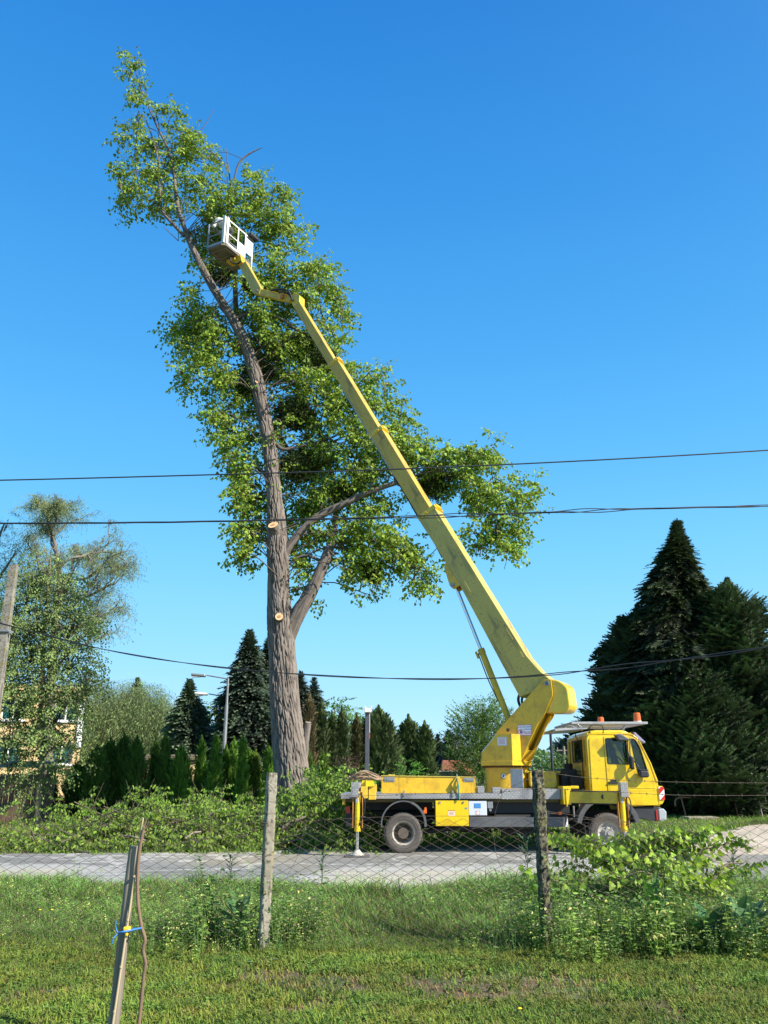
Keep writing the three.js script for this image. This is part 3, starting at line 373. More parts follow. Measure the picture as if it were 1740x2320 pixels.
// cab
{
  const cab = sub('cab'), Z = 1.07, R = [4.60, 2.50];
  const outer = [[4.60, 1.0], [4.60, 2.44, .1], [4.66, 2.52, .06], [5.70, 2.50, .1], [5.80, 2.38, .2], [6.02, 1.88, .4], [6.135, 1.50, .3], [6.15, 1.0, .05], [5.46, .97, .03], [5.42, 1.02], [5.30, 1.16, .1], [5.16, 1.2, .1], [4.74, 1.2, .1]];
  const winA = rounded([[5.03, 1.875], [5.015, 2.44], [5.50, 2.44], [5.53, 1.86]], .035), winB = rounded([[5.585, 2.43, .04], [5.69, 2.43, .08], [5.79, 2.27, .1], [5.955, 1.6, .05], [5.72, 1.585, .05], [5.67, 1.80, .05]], .05);
  const side = rounded(outer, .03);
  tp('side_panel', [prism(side, 1.01, Z, .012, [winA, winB])], Y.cab, cab);
  tp('side_panel', [prism(side, -Z, -1.01, .012, [winA, winB])], Y.cab, cab);
  // rear wall, roof, floor, front
  const rw = prism([[-1.01, 1.0], [1.01, 1.0], [1.01, 2.5], [-1.01, 2.5]], 0, .05, 0, [rounded([[-.42, 1.95], [-.42, 2.4], [.56, 2.4], [.56, 1.95]], .05), rounded([[.69, 1.82], [.69, 2.43], [.84, 2.43], [.84, 1.82]], .05), rounded([[-.86, 1.65], [-.86, 2.43], [-.7, 2.43], [-.7, 1.65]], .05)]);
  rw.rotateY(-PI / 2).translate(4.655, 0, 0); tp('rear_wall', [rw, ...Array.from({ length: 7 }, (_, k) => span(4.592, 4.604, 1.22 + k * .085, 1.25 + k * .085, -.8, .9, .004))], Y.turret, cab);
  tp('roof', [prism(rounded([[4.60, 2.505], [4.64, 2.56], [4.80, 2.635, .1], [5.52, 2.64, .12], [5.72, 2.50], [5.6, 2.49]], .05), -.94, .94, .07), prism(rounded([[4.6, 2.47], [4.62, 2.53], [5.70, 2.515], [5.76, 2.42], [5.66, 2.44]], .02), -1.05, 1.05, .012)], Y.cab, cab);
  tp('roof_gutter', [tube([V3(4.62, 2.525, 1.065), V3(5.2, 2.53, 1.07), V3(5.62, 2.52, 1.07), V3(5.76, 2.43, 1.07)], .014, 24, 6)], Y.cab, cab);
  tp('front_panel', [prism(rounded([[6.02, 1.50], [6.13, 1.50], [6.15, .98], [6.0, .97]], .02), -1.008, 1.008, 0), prism([[5.72, 2.37], [5.79, 2.39], [5.70, 2.505], [5.66, 2.5]], -1.008, 1.008, 0)], Y.cab, cab);
  tp('corner_pillar', [prism([[5.775, 2.39], [5.80, 2.39], [6.02, 1.88], [6.138, 1.49], [6.09, 1.49], [5.985, 1.88]], 1.012, 1.085, .01)], Y.cab, cab);
  const ws = prism([[5.77, 2.38], [5.785, 2.38], [6.0, 1.88], [6.12, 1.50], [6.105, 1.50], [5.985, 1.88]], -1.005, 1.005, 0); tp('windscreen', [ws], glass, cab);
  tp('floor', [span(4.66, 6.0, 1.08, 1.14, -1.0, 1.0, 0)], black, cab);
  // door: panel a little proud of the side, cut round its window
  const door = rounded([[5.0, 1.0], [4.985, 2.475], [5.66, 2.465, .06], [5.765, 2.33, .15], [5.95, 1.88, .3], [6.055, 1.50, .2], [6.075, 1.0], [5.45, 1.0, .02], [5.30, 1.2, .1], [5.12, 1.22, .05]], .03);
  tp('door', [prism(door, Z - .002, Z + .022, .007, [winA, winB].map((w) => w)), prism([[5.42, 1.36], [6.06, 1.355], [6.06, 1.372], [5.42, 1.377]], Z + .02, Z + .032, .004), prism([[5.2, 1.30], [6.07, 1.30], [6.07, 1.345], [5.2, 1.35]], Z + .016, Z + .026, .004)], Y.cab, cab);
  tp('quarter_panel', [prism(rounded([[4.64, 1.22], [4.655, 2.44], [4.965, 2.47], [4.975, 1.22]], .05), Z - .002, Z + .018, .007)], Y.cab, cab);
  const rim = (w, z) => prism(w.map((p) => p), z, z + .03, .004, [(() => { const cx = w.reduce((s, p) => s + p[0], 0) / w.length, cy = w.reduce((s, p) => s + p[1], 0) / w.length; return w.map((p) => [cx + (p[0] - cx) * .93, cy + (p[1] - cy) * .955]); })()]);
  tp('window_seal', [rim(winA, Z), rim(winB, Z)], black, cab);
  tp('door_window', [prism(winA, 1.035, 1.04, 0)], glass, cab); tp('quarter_window', [prism(winB, 1.035, 1.04, 0)], glass, cab);
  tp('door_window', [prism(winA, -1.04, -1.035, 0), prism(winB, -1.041, -1.036, 0)], glass, cab);
  const rg = (z0, z1, y0, y1) => span(4.622, 4.628, y0, y1, z0, z1, 0); tp('rear_window', [rg(-.44, .58, 1.93, 2.42), rg(.68, .85, 1.81, 2.44), rg(-.87, -.69, 1.64, 2.44)], glass, cab);
  tp('rear_window_seal', [prism(rounded([[-.45, 1.92], [-.45, 2.43], [.59, 2.43], [.59, 1.92]], .05), 0, .02, .004, [rounded([[-.42, 1.95], [-.42, 2.4], [.56, 2.4], [.56, 1.95]], .04)]).rotateY(-PI / 2).translate(4.605, 0, 0)], black, cab);
  // interior
  tp('seat', [box(.5, .16, .5, 4.98, 1.5, .5, .06), prism(rounded([[4.74, 1.52], [4.68, 2.2], [4.80, 2.25], [4.90, 1.56]], .05), .26, .74, .03), box(.1, .2, .26, 4.74, 2.33, .5, .04)], mat([.03, .045, .075], { roughness: .9 }), cab); tp('seat', [box(.5, .16, .5, 4.98, 1.5, -.5, .06), prism(rounded([[4.74, 1.52], [4.68, 2.2], [4.80, 2.25], [4.90, 1.56]], .05), -.74, -.26, .03)], mat([.03, .045, .075], { roughness: .9 }), cab);
  const swg = new THREE.TorusGeometry(.22, .016, 8, 32); swg.rotateY(PI / 2).rotateZ(.55).translate(5.52, 1.86, .5); tp('steering_wheel', [swg, rod(V3(5.52, 1.86, .5), V3(5.75, 1.5, .5), .03), rod(V3(5.52, 1.86, .3), V3(5.52, 1.86, .7), .015)], black, cab);
  tp('dashboard', [prism(rounded([[5.64, 1.2], [5.64, 1.58], [5.75, 1.66], [6.06, 1.52], [6.08, 1.2]], .04), -.98, .98, .02)], darkPlastic, cab);
  tp('inner_trim', [span(4.68, 5.6, 2.42, 2.46, -.98, .98, 0), span(4.665, 5.6, 1.15, 1.45, -.98, -.9, 0)], mat([.13, .13, .125], { roughness: .9 }), cab);
  // handle, mirrors, arms
  tp('door_handle', [box(.24, .045, .03, 5.13, 1.475, Z + .035, .012), box(.13, .07, .012, 5.13, 1.505, Z + .022, .006), cyl(.02, .03, 5.03, 1.475, Z + .04, 'z', 12)], black, cab);
  tp('mirror', [prism(rounded([[5.20, 2.50], [5.33, 2.53], [5.50, 2.42], [5.49, 2.38], [5.28, 2.38]], .02), Z + .05, Z + .24, .02)], greyPlastic, cab);
  tp('mirror', [box(.10, .28, .13, 5.535, 1.90, Z + .15, .045)], black, cab);
  tp('mirror', [box(.20, .15, .11, 5.80, 1.66, Z + .12, .035), box(.19, .02, .10, 5.80, 1.745, Z + .12, .008)], darkPlastic, cab);
  tp('mirror_arm', [tube([V3(5.58, 2.42, Z + .02), V3(5.55, 2.40, Z + .13), V3(5.52, 2.1, Z + .15), V3(5.56, 1.84, Z + .14), V3(5.62, 1.78, Z + .02)], .014, 30, 6), tube([V3(5.50, 2.38, Z + .13), V3(5.48, 2.15, Z + .15), V3(5.53, 1.9, Z + .15)], .012, 16, 6), tube([V3(5.62, 1.95, Z), V3(5.66, 1.86, Z + .14), V3(5.72, 1.74, Z + .15), V3(5.77, 1.72, Z + .15)], .013, 16, 6)], darkPlastic, cab);
  tp('sun_visor', [prism([[5.70, 2.56], [5.74, 2.57], [5.955, 2.36], [5.94, 2.33], [5.82, 2.40]], -.95, 1.0, .006)], mat([.42, .38, .58], { roughness: .2, transmission: .35 }), cab);
  tp('grab_rail', [tube([V3(4.69, 2.54, 1.03), V3(4.70, 2.69, 1.05), V3(4.74, 2.72, 1.05), V3(4.98, 2.71, 1.05), V3(5.0, 2.66, 1.05), V3(5.0, 2.53, 1.03)], .012, 40, 6), cyl(.035, .03, 4.69, 2.55, 1.03), cyl(.035, .03, 5.0, 2.54, 1.03)], black, cab);
  tp('cab_hose', [tube([V3(4.58, 2.6, .1), V3(4.52, 2.5, .35), V3(4.57, 2.35, .5), V3(4.575, 1.8, .62), V3(4.57, 1.5, .5), V3(4.5, 1.42, .3)], .012, 30, 5)], black, cab);
  // lower front: fender, bumper, lamp, hazard plate
  tp('wheel_arch', [arch(4.95, .50, .70, 1.95, 2.95, .7, Z + .01, .10), arch(4.95, .50, .72, .22, 1.25, .7, Z + .02, .10)], greyPlastic, cab);
  tp('inner_arch', [arch(4.95, .5, .62, .2, 2.95, .5, .98, .02)], black, cab);
  tp('bumper', [prism(rounded([[5.52, .95], [5.62, .72], [6.05, .66], [6.22, .70], [6.24, .9], [6.12, .965]], .03), -1.04, 1.04, .02)], darkPlastic, cab);
  tp('headlamp', [prism(rounded([[6.08, .67], [6.24, .69], [6.26, .86], [6.20, .93], [6.08, .92]], .02), .78, 1.075, .02)], mat([.55, .58, .60], { roughness: .15, metalness: .4, clearcoat: .8 }), cab); tp('indicator', [span(6.02, 6.075, .68, .9, .9, 1.06, .015)], mat([.4, .03, .015], { roughness: .3 }), cab);
  tp('corner_guard', [prism(rounded([[6.10, 1.01], [6.18, 1.02], [6.23, 1.10], [6.225, 1.40], [6.12, 1.41]], .02), .9, 1.08, .012)], Y.cab, cab);
  const hz = put('hazard_plate', new THREE.PlaneGeometry(.12, .27), print(64, 144, (x) => { x.fillStyle = '#e9e6e2'; x.fillRect(0, 0, 64, 144); x.fillStyle = '#c8261c'; for (const y of [-40, 88]) { x.beginPath(); x.moveTo(0, y + 64); x.lineTo(64, y); x.lineTo(64, y + 64); x.lineTo(0, y + 128); x.fill(); } }), cab); hz.position.set(6.185 - TX, 1.25, 1.096); 
}
// roof rack and beacons
{
  const rk = sub('roof_rack'); rk.userData.label = 'aluminium roof rack over the cab';
  const frame = (x0, x1, z0, z1, y, t, n) => [span(x0, x1, y, y + .05, z1 - .04, z1, .006), span(x0, x1, y, y + .05, z0, z0 + .04, .006), span(x0, x0 + .05, y + .002, y + .048, z0 + .04, z1 - .04, .006), span(x1 - .05, x1, y + .002, y + .048, z0 + .04, z1 - .04, .006), ...Array.from({ length: n }, (_, k) => span(x0 + .05 + (k + .5) * (x1 - x0 - .1) / n - .009, x0 + .05 + (k + .5) * (x1 - x0 - .1) / n + .009, y + .012, y + .026, z0 + .04, z1 - .04, .003))];
  tp('frame', frame(4.30, 6.05, -.15, 1.0, 2.755, .05, 26), alu, rk); tp('frame', frame(4.30, 6.05, -1.0, -.18, 2.755, .05, 26), alu, rk);
  const lo = frame(0, .75, -.9, .95, 0, .05, 9); tp('rear_frame', lo.map((g) => g.rotateZ(.06).translate(3.92, 2.60, 0)), alu, rk);
  tp('bracket', [rod(V3(4.62, 2.66, .7), V3(4.5, 2.76, .7), .02), rod(V3(4.62, 2.66, -.7), V3(4.5, 2.76, -.7), .02), rod(V3(5.55, 2.63, .7), V3(5.62, 2.77, .7), .03), rod(V3(5.55, 2.63, -.7), V3(5.62, 2.77, -.7), .03), rod(V3(4.7, 2.64, .3), V3(4.4, 2.76, .3), .015)], steel, rk);
  for (const [x, z] of [[5.90, .72], [5.42, -.75]]) { tp('beacon', [cyl(.082, .17, x, 2.92, z, 'y', 24, .073), cyl(.073, .02, x, 3.014, z, 'y', 24, .06)], orange, rk); tp('beacon_base', [cyl(.09, .035, x, 2.822, z)], mat([.70, .55, .40], { roughness: .4 }), rk); }
  tp('antenna', [rod(V3(5.47, 2.8, -.7), V3(5.46, 3.12, -.7), .004, .002, 5)], black, rk);
}
// things between turret and cab
tp('yellow_tank', [prism(rounded([[3.36, 1.35], [3.36, 1.72], [3.98, 1.72], [3.98, 1.35]], .1), -.2, .5, .02), span(3.3, 4.15, 1.68, 1.73, -.5, .3)], Y.worn); tp('air_box', [span(4.12, 4.5, 1.3, 1.78, -.45, .35, .04), span(4.28, 4.58, 1.3, 1.6, .1, .6, .04), cyl(.1, .3, 4.4, 1.75, -.1)], black); tp('yellow_bracket', [prism([[3.9, 1.35], [4.12, 1.35], [4.12, 1.64], [4.02, 1.66]], -.1, .1, .01)], Y.turret);
tp('white_gate', [span(4.0, 4.42, 1.72, 1.745, -.96, -.93), span(4.0, 4.02, 1.5, 1.72, -.96, -.93), span(4.4, 4.42, 1.5, 1.72, -.96, -.93), span(4.0, 4.42, 1.50, 1.52, -.96, -.93), ...Array.from({ length: 6 }, (_, k) => span(4.06 + k * .06, 4.066 + k * .06, 1.52, 1.72, -.95, -.94, 0))], white);
// turret
const TURN = -29 * PI / 180, tur = group('turret', truck, V3(0, 0, 0), TURN), tq = (n, g, m) => part(n, g, m, tur);
tq('pedestal', [cyl(.505, .58, 0, 1.54, 0, 'y', 48), cyl(.53, .05, 0, 1.27, 0, 'y', 48)], Y.turret);
tq('slewing_ring', [cyl(.52, .05, 0, 1.83, 0, 'y', 48)], mat([.10, .07, .04], { roughness: .8 })); tq('bolt_ring', Array.from({ length: 34 }, (_, k) => cyl(.017, .045, .555 * Math.cos(k * PI / 17), 1.82, .555 * Math.sin(k * PI / 17), 'y', 6)), mat([.16, .09, .03], { roughness: .7 }));
tq('base_flange', [prism([[-.52, -.3], [-.37, -.64], [.40, -.64], [.62, -.05], [.62, .05], [.40, .64], [-.37, .64], [-.52, .3]], 1.85, 1.95, .006).rotateX(PI / 2).translate(0, 3.8, 0)], Y.turret);
{
  const plate = [[-.50, 1.95], [-.48, 2.15, .05], [-.03, 2.646, .1], [.755, 3.401, .02], [1.144, 3.775, .03], [1.335, 3.765, .02], [1.36, 3.404, .05], [1.115, 2.944, .05], [.956, 2.77, .05], [.504, 1.95]];
  for (const [z0, z1] of [[.325, .36], [-.36, -.325]]) tq('side_plate', [prism(rounded(plate, .01), z0, z1, .005)], Y.turret);
  for (const s of [1, -1]) { const hull = []; for (const [x, y] of [[-.35, 1.952], [-.335, 2.15], [.04, 2.55], [.40, 2.55], [.40, 1.952]]) hull.push(V3(x, y, .62 * s)); for (const [x, y] of [[-.49, 1.952], [-.475, 2.15], [-.1, 2.55], [.52, 2.545], [.52, 1.952]]) hull.push(V3(x, y, .363 * s)); tq('skirt_box', [new ConvexGeometry(hull)], Y.turret); }
  tq('inner_web', [prism([[.46, 1.952], [.49, 1.952], [1.07, 2.96], [1.04, 2.98]], -.323, -.19, .004), prism([[.46, 1.952], [.49, 1.952], [1.07, 2.96], [1.04, 2.98]], .19, .323, .004), prism([[.46, 1.952], [.49, 1.952], [.63, 2.2], [.60, 2.2]], -.188, .188, .004), prism([[.40, 2.05], [.42, 2.05], [.98, 2.98], [.96, 2.98]], -.2, .2, .004)], Y.turret);
  tq('front_web', [prism([[-.46, 2.15], [-.44, 2.13], [.74, 3.34], [.72, 3.36]], -.323, .323, .004)], Y.turret);
  tq('counterweight_hood', [prism(rounded([[1.05, 3.02, .03], [1.02, 3.55], [1.28, 3.79, .05], [1.52, 3.74, .10], [1.70, 3.58, .10], [1.735, 3.12, .12], [1.62, 3.0, .08]], .05), -.30, .30, .03)], Y.cab);
  tq('pivot_pin', [cyl(.055, .78, 1.24, 3.68, 0, 'z', 20)], steel); tq('pin_cap', [cyl(.035, .80, 1.24, 3.68, 0, 'z', 16)], mat([.10, .13, .18], { metalness: .6, roughness: .3 }));
  tq('cylinder_pin', [cyl(.04, .735, .22, 2.65, 0, 'z', 16)], mat([.10, .07, .05], { roughness: .6 }));
  tq('hose', [tube([V3(.50, 3.1, .1), V3(.42, 3.38, .1), V3(.55, 3.58, .1), V3(.75, 3.6, .1), V3(.95, 3.5, .1)], .035, 26, 8), tube([V3(.55, 3.1, .02), V3(.48, 3.36, .02), V3(.6, 3.55, .02), V3(.85, 3.55, .02)], .03, 26, 8)], black);
  tq('control_panel', [box(.3, .42, .02, .46, 1.56, .56, .006)], alu); 
  const warn = print(256, 176, (x, w, h) => { x.fillStyle = '#ece9ee'; x.fillRect(0, 0, w, h); x.strokeStyle = '#c0384a'; x.lineWidth = 7; x.strokeRect(5, 5, w - 10, h - 10); x.fillStyle = '#1b2a4a'; x.textAlign = 'center'; x.font = 'bold 25px sans-serif'; x.fillText('A GÉP HATÓSUGARÁBAN', 128, 45, 228); x.font = 'bold 24px sans-serif'; x.fillText('TARTÓZKODNI', 175, 83, 138); x.fillStyle = '#c0283a'; x.font = 'bold 52px sans-serif'; x.fillText('TILOS!', 177, 148, 138); x.strokeStyle = '#c0384a'; x.lineWidth = 7; x.beginPath(); x.arc(60, 112, 42, 0, 7); x.stroke(); x.fillStyle = '#18233c'; x.fillRect(46, 104, 30, 34); for (let k = 0; k < 4; k++) x.fillRect(45 + k * 8.4, 82 + (k === 0 || k === 3 ? 7 : 0), 6, 34); x.save(); x.translate(78, 122); x.rotate(.7); x.fillRect(-3, -16, 7, 22); x.restore(); x.beginPath(); x.moveTo(31, 83); x.lineTo(89, 141); x.stroke(); });
  decal('warning_sign', .345, .245, warn, tur, .635, 2.637, .3665);
  decal('notice_sign', .235, .19, print(160, 128, (x, w, h) => { x.fillStyle = '#e6e3e4'; x.fillRect(0, 0, w, h); x.strokeStyle = '#8a3a48'; x.lineWidth = 4; x.strokeRect(9, 9, w - 18, h - 18); lines(x, 26, 24, 110, 9, 5, '#b2525a'); }), tur, .165, 2.385, .6235);
  const dk = decal('round_sticker', .11, .11, print(64, 64, (x) => { x.fillStyle = '#c89018'; x.fillRect(0, 0, 64, 64); x.fillStyle = '#dfe3ea'; x.beginPath(); x.arc(32, 32, 31, 0, 7); x.fill(); x.strokeStyle = '#4a4f7a'; x.lineWidth = 4; x.beginPath(); x.arc(32, 32, 28, 0, 7); x.stroke(); x.fillStyle = '#2b3364'; x.fillRect(20, 26, 22, 22); for (let k = 0; k < 4; k++) x.fillRect(20 + k * 6, 14, 4, 20); }), tur, .12, 1.62, .4965, .24);
}
// boom: four box sections, drawn along their common axis (q along, r across)
const boom = group('boom', truck, V3(0, 0, 0), TURN), DX = -.494, DY = .8695, qr = (q, r) => [DX * q + DY * r, DY * q - DX * r];
{
  const bq = (n, g, m) => part(n, g, m, boom), B1 = 2.245, sect = (q0, q1, r0, r1, w) => prism([qr(q0, r0), qr(q1, r0), qr(q1, r1), qr(q0, r1)], -w, w, .012);
  bq('base_section', [prism([[.503, 3.411], [1.0, 3.55], [1.29, 3.77], [1.03, 4.0], [.73, 4.37], qr(8.24, 2.775), qr(8.24, B1 - .02), qr(6.05, 2.27)], -.235, .235, .012)], Y.boom);
  const upper = mat([.64, .40, .03], { map: T.boom, roughness: .42, clearcoat: .3, clearcoatRoughness: .3 }); bq('boom_section', [sect(7.6, 11.38, 2.255, 2.655, .20)], upper); bq('boom_section', [sect(10.8, 14.44, 2.25, 2.59, .172)], upper); bq('boom_section', [sect(13.9, 17.45, 2.24, 2.50, .145)], upper);
  for (const [q, r0, r1, w] of [[8.22, 2.215, 2.81, .25], [11.36, 2.235, 2.685, .215], [14.42, 2.23, 2.62, .187]]) bq('collar', [sect(q - .06, q + .06, r0, r1, w), sect(q - .03, q + .09, r1 - .07, r1 + .03, w * .6), cyl(.035, .03, ...qr(q, r0 + .2), w + .01, 'z', 12), box(.1, .05, .02, ...qr(q, r0 + .28), w + .01)], Y.cab);
  bq('cable_track', [sect(8.4, 13.6, 2.19, 2.235, .06)], mat([.35, .35, .36], { metalness: .4, roughness: .5 }));
  for (const z of [.17, -.17]) bq('cylinder_bracket', [prism([qr(6.75, 2.30), qr(6.62, 2.14), qr(6.1, 2.02), qr(5.98, 2.06), qr(5.95, 2.32)], z - .04, z + .04, .01)], Y.turret);
  bq('bracket_pin', [cyl(.06, .46, ...qr(6.07, 2.10), 0, 'z', 18), cyl(.032, .5, ...qr(6.07, 2.10), 0, 'z', 14)], steel);
  bq('access_cover', [prism([qr(3.95, 2.50), qr(4.3, 2.50), qr(4.3, 2.72), qr(3.95, 2.72)].map((p) => p), .232, .242, .004)], Y.boom); bq('access_cover', [prism([qr(3.45, 2.55), qr(3.62, 2.55), qr(3.62, 2.72), qr(3.45, 2.72)], .232, .242, .004)], Y.boom);
  const P = qr(6.07, 2.10), a = V3(P[0], P[1], 0), b = V3(.22, 2.65, 0), m = a.clone().lerp(b, .46), n = a.clone().lerp(b, .485);
  bq('piston_rod', rod(a, m.clone().lerp(b, .03), .045, .045, 18), chrome); bq('hydraulic_cylinder', [rod(m, b, .078, .078, 20), rod(m.clone().lerp(a, .012), n, .09, .09, 20), rod(m.clone().add(V3(-.12, -.05, .06)), n.clone().add(V3(-.09, -.12, .06)), .03, .03, 8)], Y.worn); bq('hydraulic_line', tube([n.clone().add(V3(-.1, 0, .05)), a.clone().lerp(b, .7).add(V3(-.1, 0, .05)), b.clone().add(V3(-.06, .2, .05))], .014, 20, 6), black);
  bq('boom_hose', [tube([4, 4.6, 5.2, 5.8].map((q) => V3(...qr(q, 2.285 - .012 * Math.sin(q * 3)), .19)), .018, 30, 6), tube([6.9, 7.4, 7.9, 8.5, 9.2, 9.8].map((q) => V3(...qr(q, 2.23 - .015 * Math.sin(q * 4)), .16)), .016, 36, 6)], black);
  bq('hose_clamp', [4.3, 5.1, 7.1, 7.8].map((q) => box(.06, .05, .05, ...qr(q, 2.29), .19, .008)), steel);
  bq('weld_plate', [sect(7.75, 8.05, 2.3, 2.7, .24), sect(5.6, 5.95, 2.34, 2.44, .242)], Y.boom);
  bq('bolt', [8.22, 11.36, 14.42].flatMap((q, i) => [0, 1, 2].map((k) => cyl(.016, .03, ...qr(q, 2.3 + k * .13), [.252, .217, .189][i], 'z', 6))), steel);
  // ghost lettering: paint that kept its colour under letters since taken off
  const gm = mat([.50, .42, .05], { roughness: .6 }), r = rand(77), strokes = []; for (const [q0, q1, n] of [[6.25, 7.45, 10], [4.55, 5.6, 11]]) for (let k = 0; k < n; k++) { const q = lerp(q0, q1, k / n), c = lerp(q0, q1, (k + .7) / n); for (let j = 0; j < 3; j++) { const A = qr(lerp(q, c, r()), 2.47 + .12 * r()), B = qr(lerp(q, c, r()), 2.47 + .12 * r()); strokes.push(rod(V3(A[0], A[1], .2345), V3(B[0], B[1], .2345), .0035, .0035, 4)); } } bq('ghost_lettering', strokes, gm);
  // jib
  const e0 = V3(-6.72, 16.50, .06), e1 = V3(-8.13, 17.22, .06), e2 = V3(-8.86, 18.52, .06);
  bq('boom_head', [prism([qr(17.3, 2.25), qr(17.72, 2.28), qr(17.78, 2.52), qr(17.5, 2.62), qr(17.3, 2.5)], -.15, .15, .01)], Y.cab); bq('jib', [bar(e0, e1, .16, .22, .01), cyl(.05, .34, e0.x, e0.y, .0, 'z', 14)], Y.turret); bq('jib', [prism([[e1.x - .16, e1.y - .04], [e1.x + .1, e1.y - .14], [e1.x + .16, e1.y + .06], [e2.x + .16, e2.y + .06], [e2.x - .12, e2.y - .02]], -.04, .16, .01)], Y.boom); bq('jib_pin', [cyl(.035, .3, e1.x, e1.y, .06, 'z', 14)], steel); bq('jib_hose', [tube([V3(-6.6, 16.35, .2), V3(-6.78, 16.75, .22), V3(-7.1, 16.92, .22), V3(-7.5, 17.02, .2)], .035, 24, 7), tube([V3(-6.62, 16.42, .17), V3(-6.85, 16.72, .18), V3(-7.2, 16.86, .2)], .028, 20, 7)], black); bq('hydraulic_joint', [box(.12, .1, .08, -7.05, 16.62, .2, .02), box(.08, .08, .08, -6.98, 16.7, .22, .02)], mat([.5, .18, .03], { roughness: .6 }));
}
// basket: floor, posts, panels
const BX0 = -9.85, BX1 = -9.05, BZ0 = -.62, BZ1 = .92, BY = 18.93;
{
  const bk = group('basket', truck, V3(0, 0, 0), TURN), k = (n, g, m) => part(n, g, m, bk), H = 1.08, c = .12;
  const floorM = mat([.20, .175, .14], { roughness: .8, map: T.dust, bumpMap: T.checker, bumpScale: .002 });
  k('floor', [prism([[BX0, -BZ0 - c], [BX0, -BZ1 + c], [BX0 + c, -BZ1], [BX1 - c, -BZ1], [BX1, -BZ1 + c], [BX1, -BZ0]].map((p) => [p[0], p[1]]), BY, BY + .09, .006).rotateX(-PI / 2)], floorM);
  k('floor_frame', [span(BX0 + .12, BX1 - .1, BY - .03, BY - .002, BZ1 - .22, BZ1 - .18), span(BX0 + .12, BX1 - .1, BY - .03, BY - .002, .28, .32), span(BX0 + .1, BX0 + .14, BY - .03, BY - .001, BZ0 + .1, BZ1 - .18), span(BX1 - .12, BX1 - .08, BY - .03, BY - .001, BZ0 + .1, BZ1 - .18)], mat([.24, .21, .17], { roughness: .8 }));
  k('mount', [span(BX0 + .32, BX1 - .1, BY - .16, BY - .033, -.12, .2, .02), prism([[BX1 - .25, BY - .035], [BX1 + .12, BY - .035], [BX1 + .22, BY - .35], [BX1 - .02, BY - .35]], -.06, .18, .01)], Y.turret);
  k('mount_hose', [tube([V3(BX1 - .2, BY - .05, .3), V3(BX1 - .15, BY - .3, .34), V3(BX1 + .02, BY - .42, .26), V3(BX1 + .2, BY - .36, .22)], .028, 22, 7)], black);
  // the side facing the lawn is the end BZ1; the long side BX1 faces the turret
  k('corner_post', [span(BX1 - .13, BX1 - .03, BY + .09, BY + H + .08, BZ1 - .08, BZ1 - .01, .008), span(BX1 - .05, BX1 + .01, BY + .09, BY + H + .08, BZ1 - .2, BZ1 - .1, .008)], white);
  for (const [x, z] of [[BX0 + .03, BZ1 - .05], [BX0 + .03, BZ0 + .03], [BX1 - .03, BZ0 + .03]]) k('post', span(x - .025, x + .025, BY + .09, BY + H, z - .025, z + .025), steel);
  const rail = (y) => [span(BX0 + .05, BX1 - .12, BY + y, BY + y + .035, BZ1 - .07, BZ1 - .035), span(BX0 + .01, BX0 + .045, BY + y, BY + y + .035, BZ0 + .06, BZ1 - .07), span(BX0 + .05, BX1 - .05, BY + y, BY + y + .035, BZ0 + .01, BZ0 + .045)];
  k('rail', rail(H - .05), steel); k('rail', rail(.52), steel); k('toe_board', [span(BX0 + .05, BX1 - .12, BY + .09, BY + .2, BZ1 - .06, BZ1 - .045, .004), span(BX0 + .012, BX0 + .03, BY + .09, BY + .2, BZ0, BZ1 - .1, .004)], alu);
  const pl = (z0, z1, y0, y1) => span(BX1 - .005, BX1 + .012, BY + y0, BY + y1, z0, z1, .004);
  k('side_frame', [pl(BZ0, BZ1 - .2, H - .04, H + .02), pl(.18, .24, .09, H - .04), pl(BZ0, BZ0 + .04, -.3, H - .04), pl(.24, BZ1 - .2, .5, .54), pl(.24, BZ1 - .2, .06, .16)], white);
  k('side_panel', [pl(-.22, .18, .1, .56), pl(-.22, -.16, .56, H - .04)], white); k('side_panel', [pl(BZ0 + .04, -.22, .36, H - .1)], white); k('lower_frame', [rod(V3(BX1, BY - .28, BZ0 + .03), V3(BX1, BY + .02, -.05), .018), rod(V3(BX1, BY + .1, BZ0 + .04), V3(BX1, BY + .1, -.22), .012)], alu);
  k('control_console', [box(.32, .12, .42, BX1 + .02, BY + H + .05, BZ0 + .12, .03), box(.2, .3, .3, BX1 - .1, BY + H - .12, BZ0 + .18, .03)], mat([.02, .022, .03], { roughness: .6 }));
}
truck.updateMatrixWorld(true);
const basketPoint = (x, y, z) => V3(x, y, z).applyMatrix4(tur.matrixWorld);
// rope coil on the rear outrigger housing
{
  const ro = thing('rope_coil', 'loosely coiled tan rope heaped on the rear outrigger of the truck', 'rope', V3(-.42, 1.42, TZ + 1.3)), r = rand(9), P = [];
  for (let k = 0; k < 70; k++) { const a = k * .62, s = .8 + .35 * r(); P.push(V3(Math.cos(a) * .34 * s, .04 + .24 * (1 - Math.abs(Math.cos(a)) * .7) * r() + .07, Math.sin(a) * .2 * s)); }
  part('rope', [new THREE.TubeGeometry(new THREE.CatmullRomCurve3(P), 560, .014, 6)], mat([.33, .23, .15], { roughness: .95, map: T.dust }), ro);
}
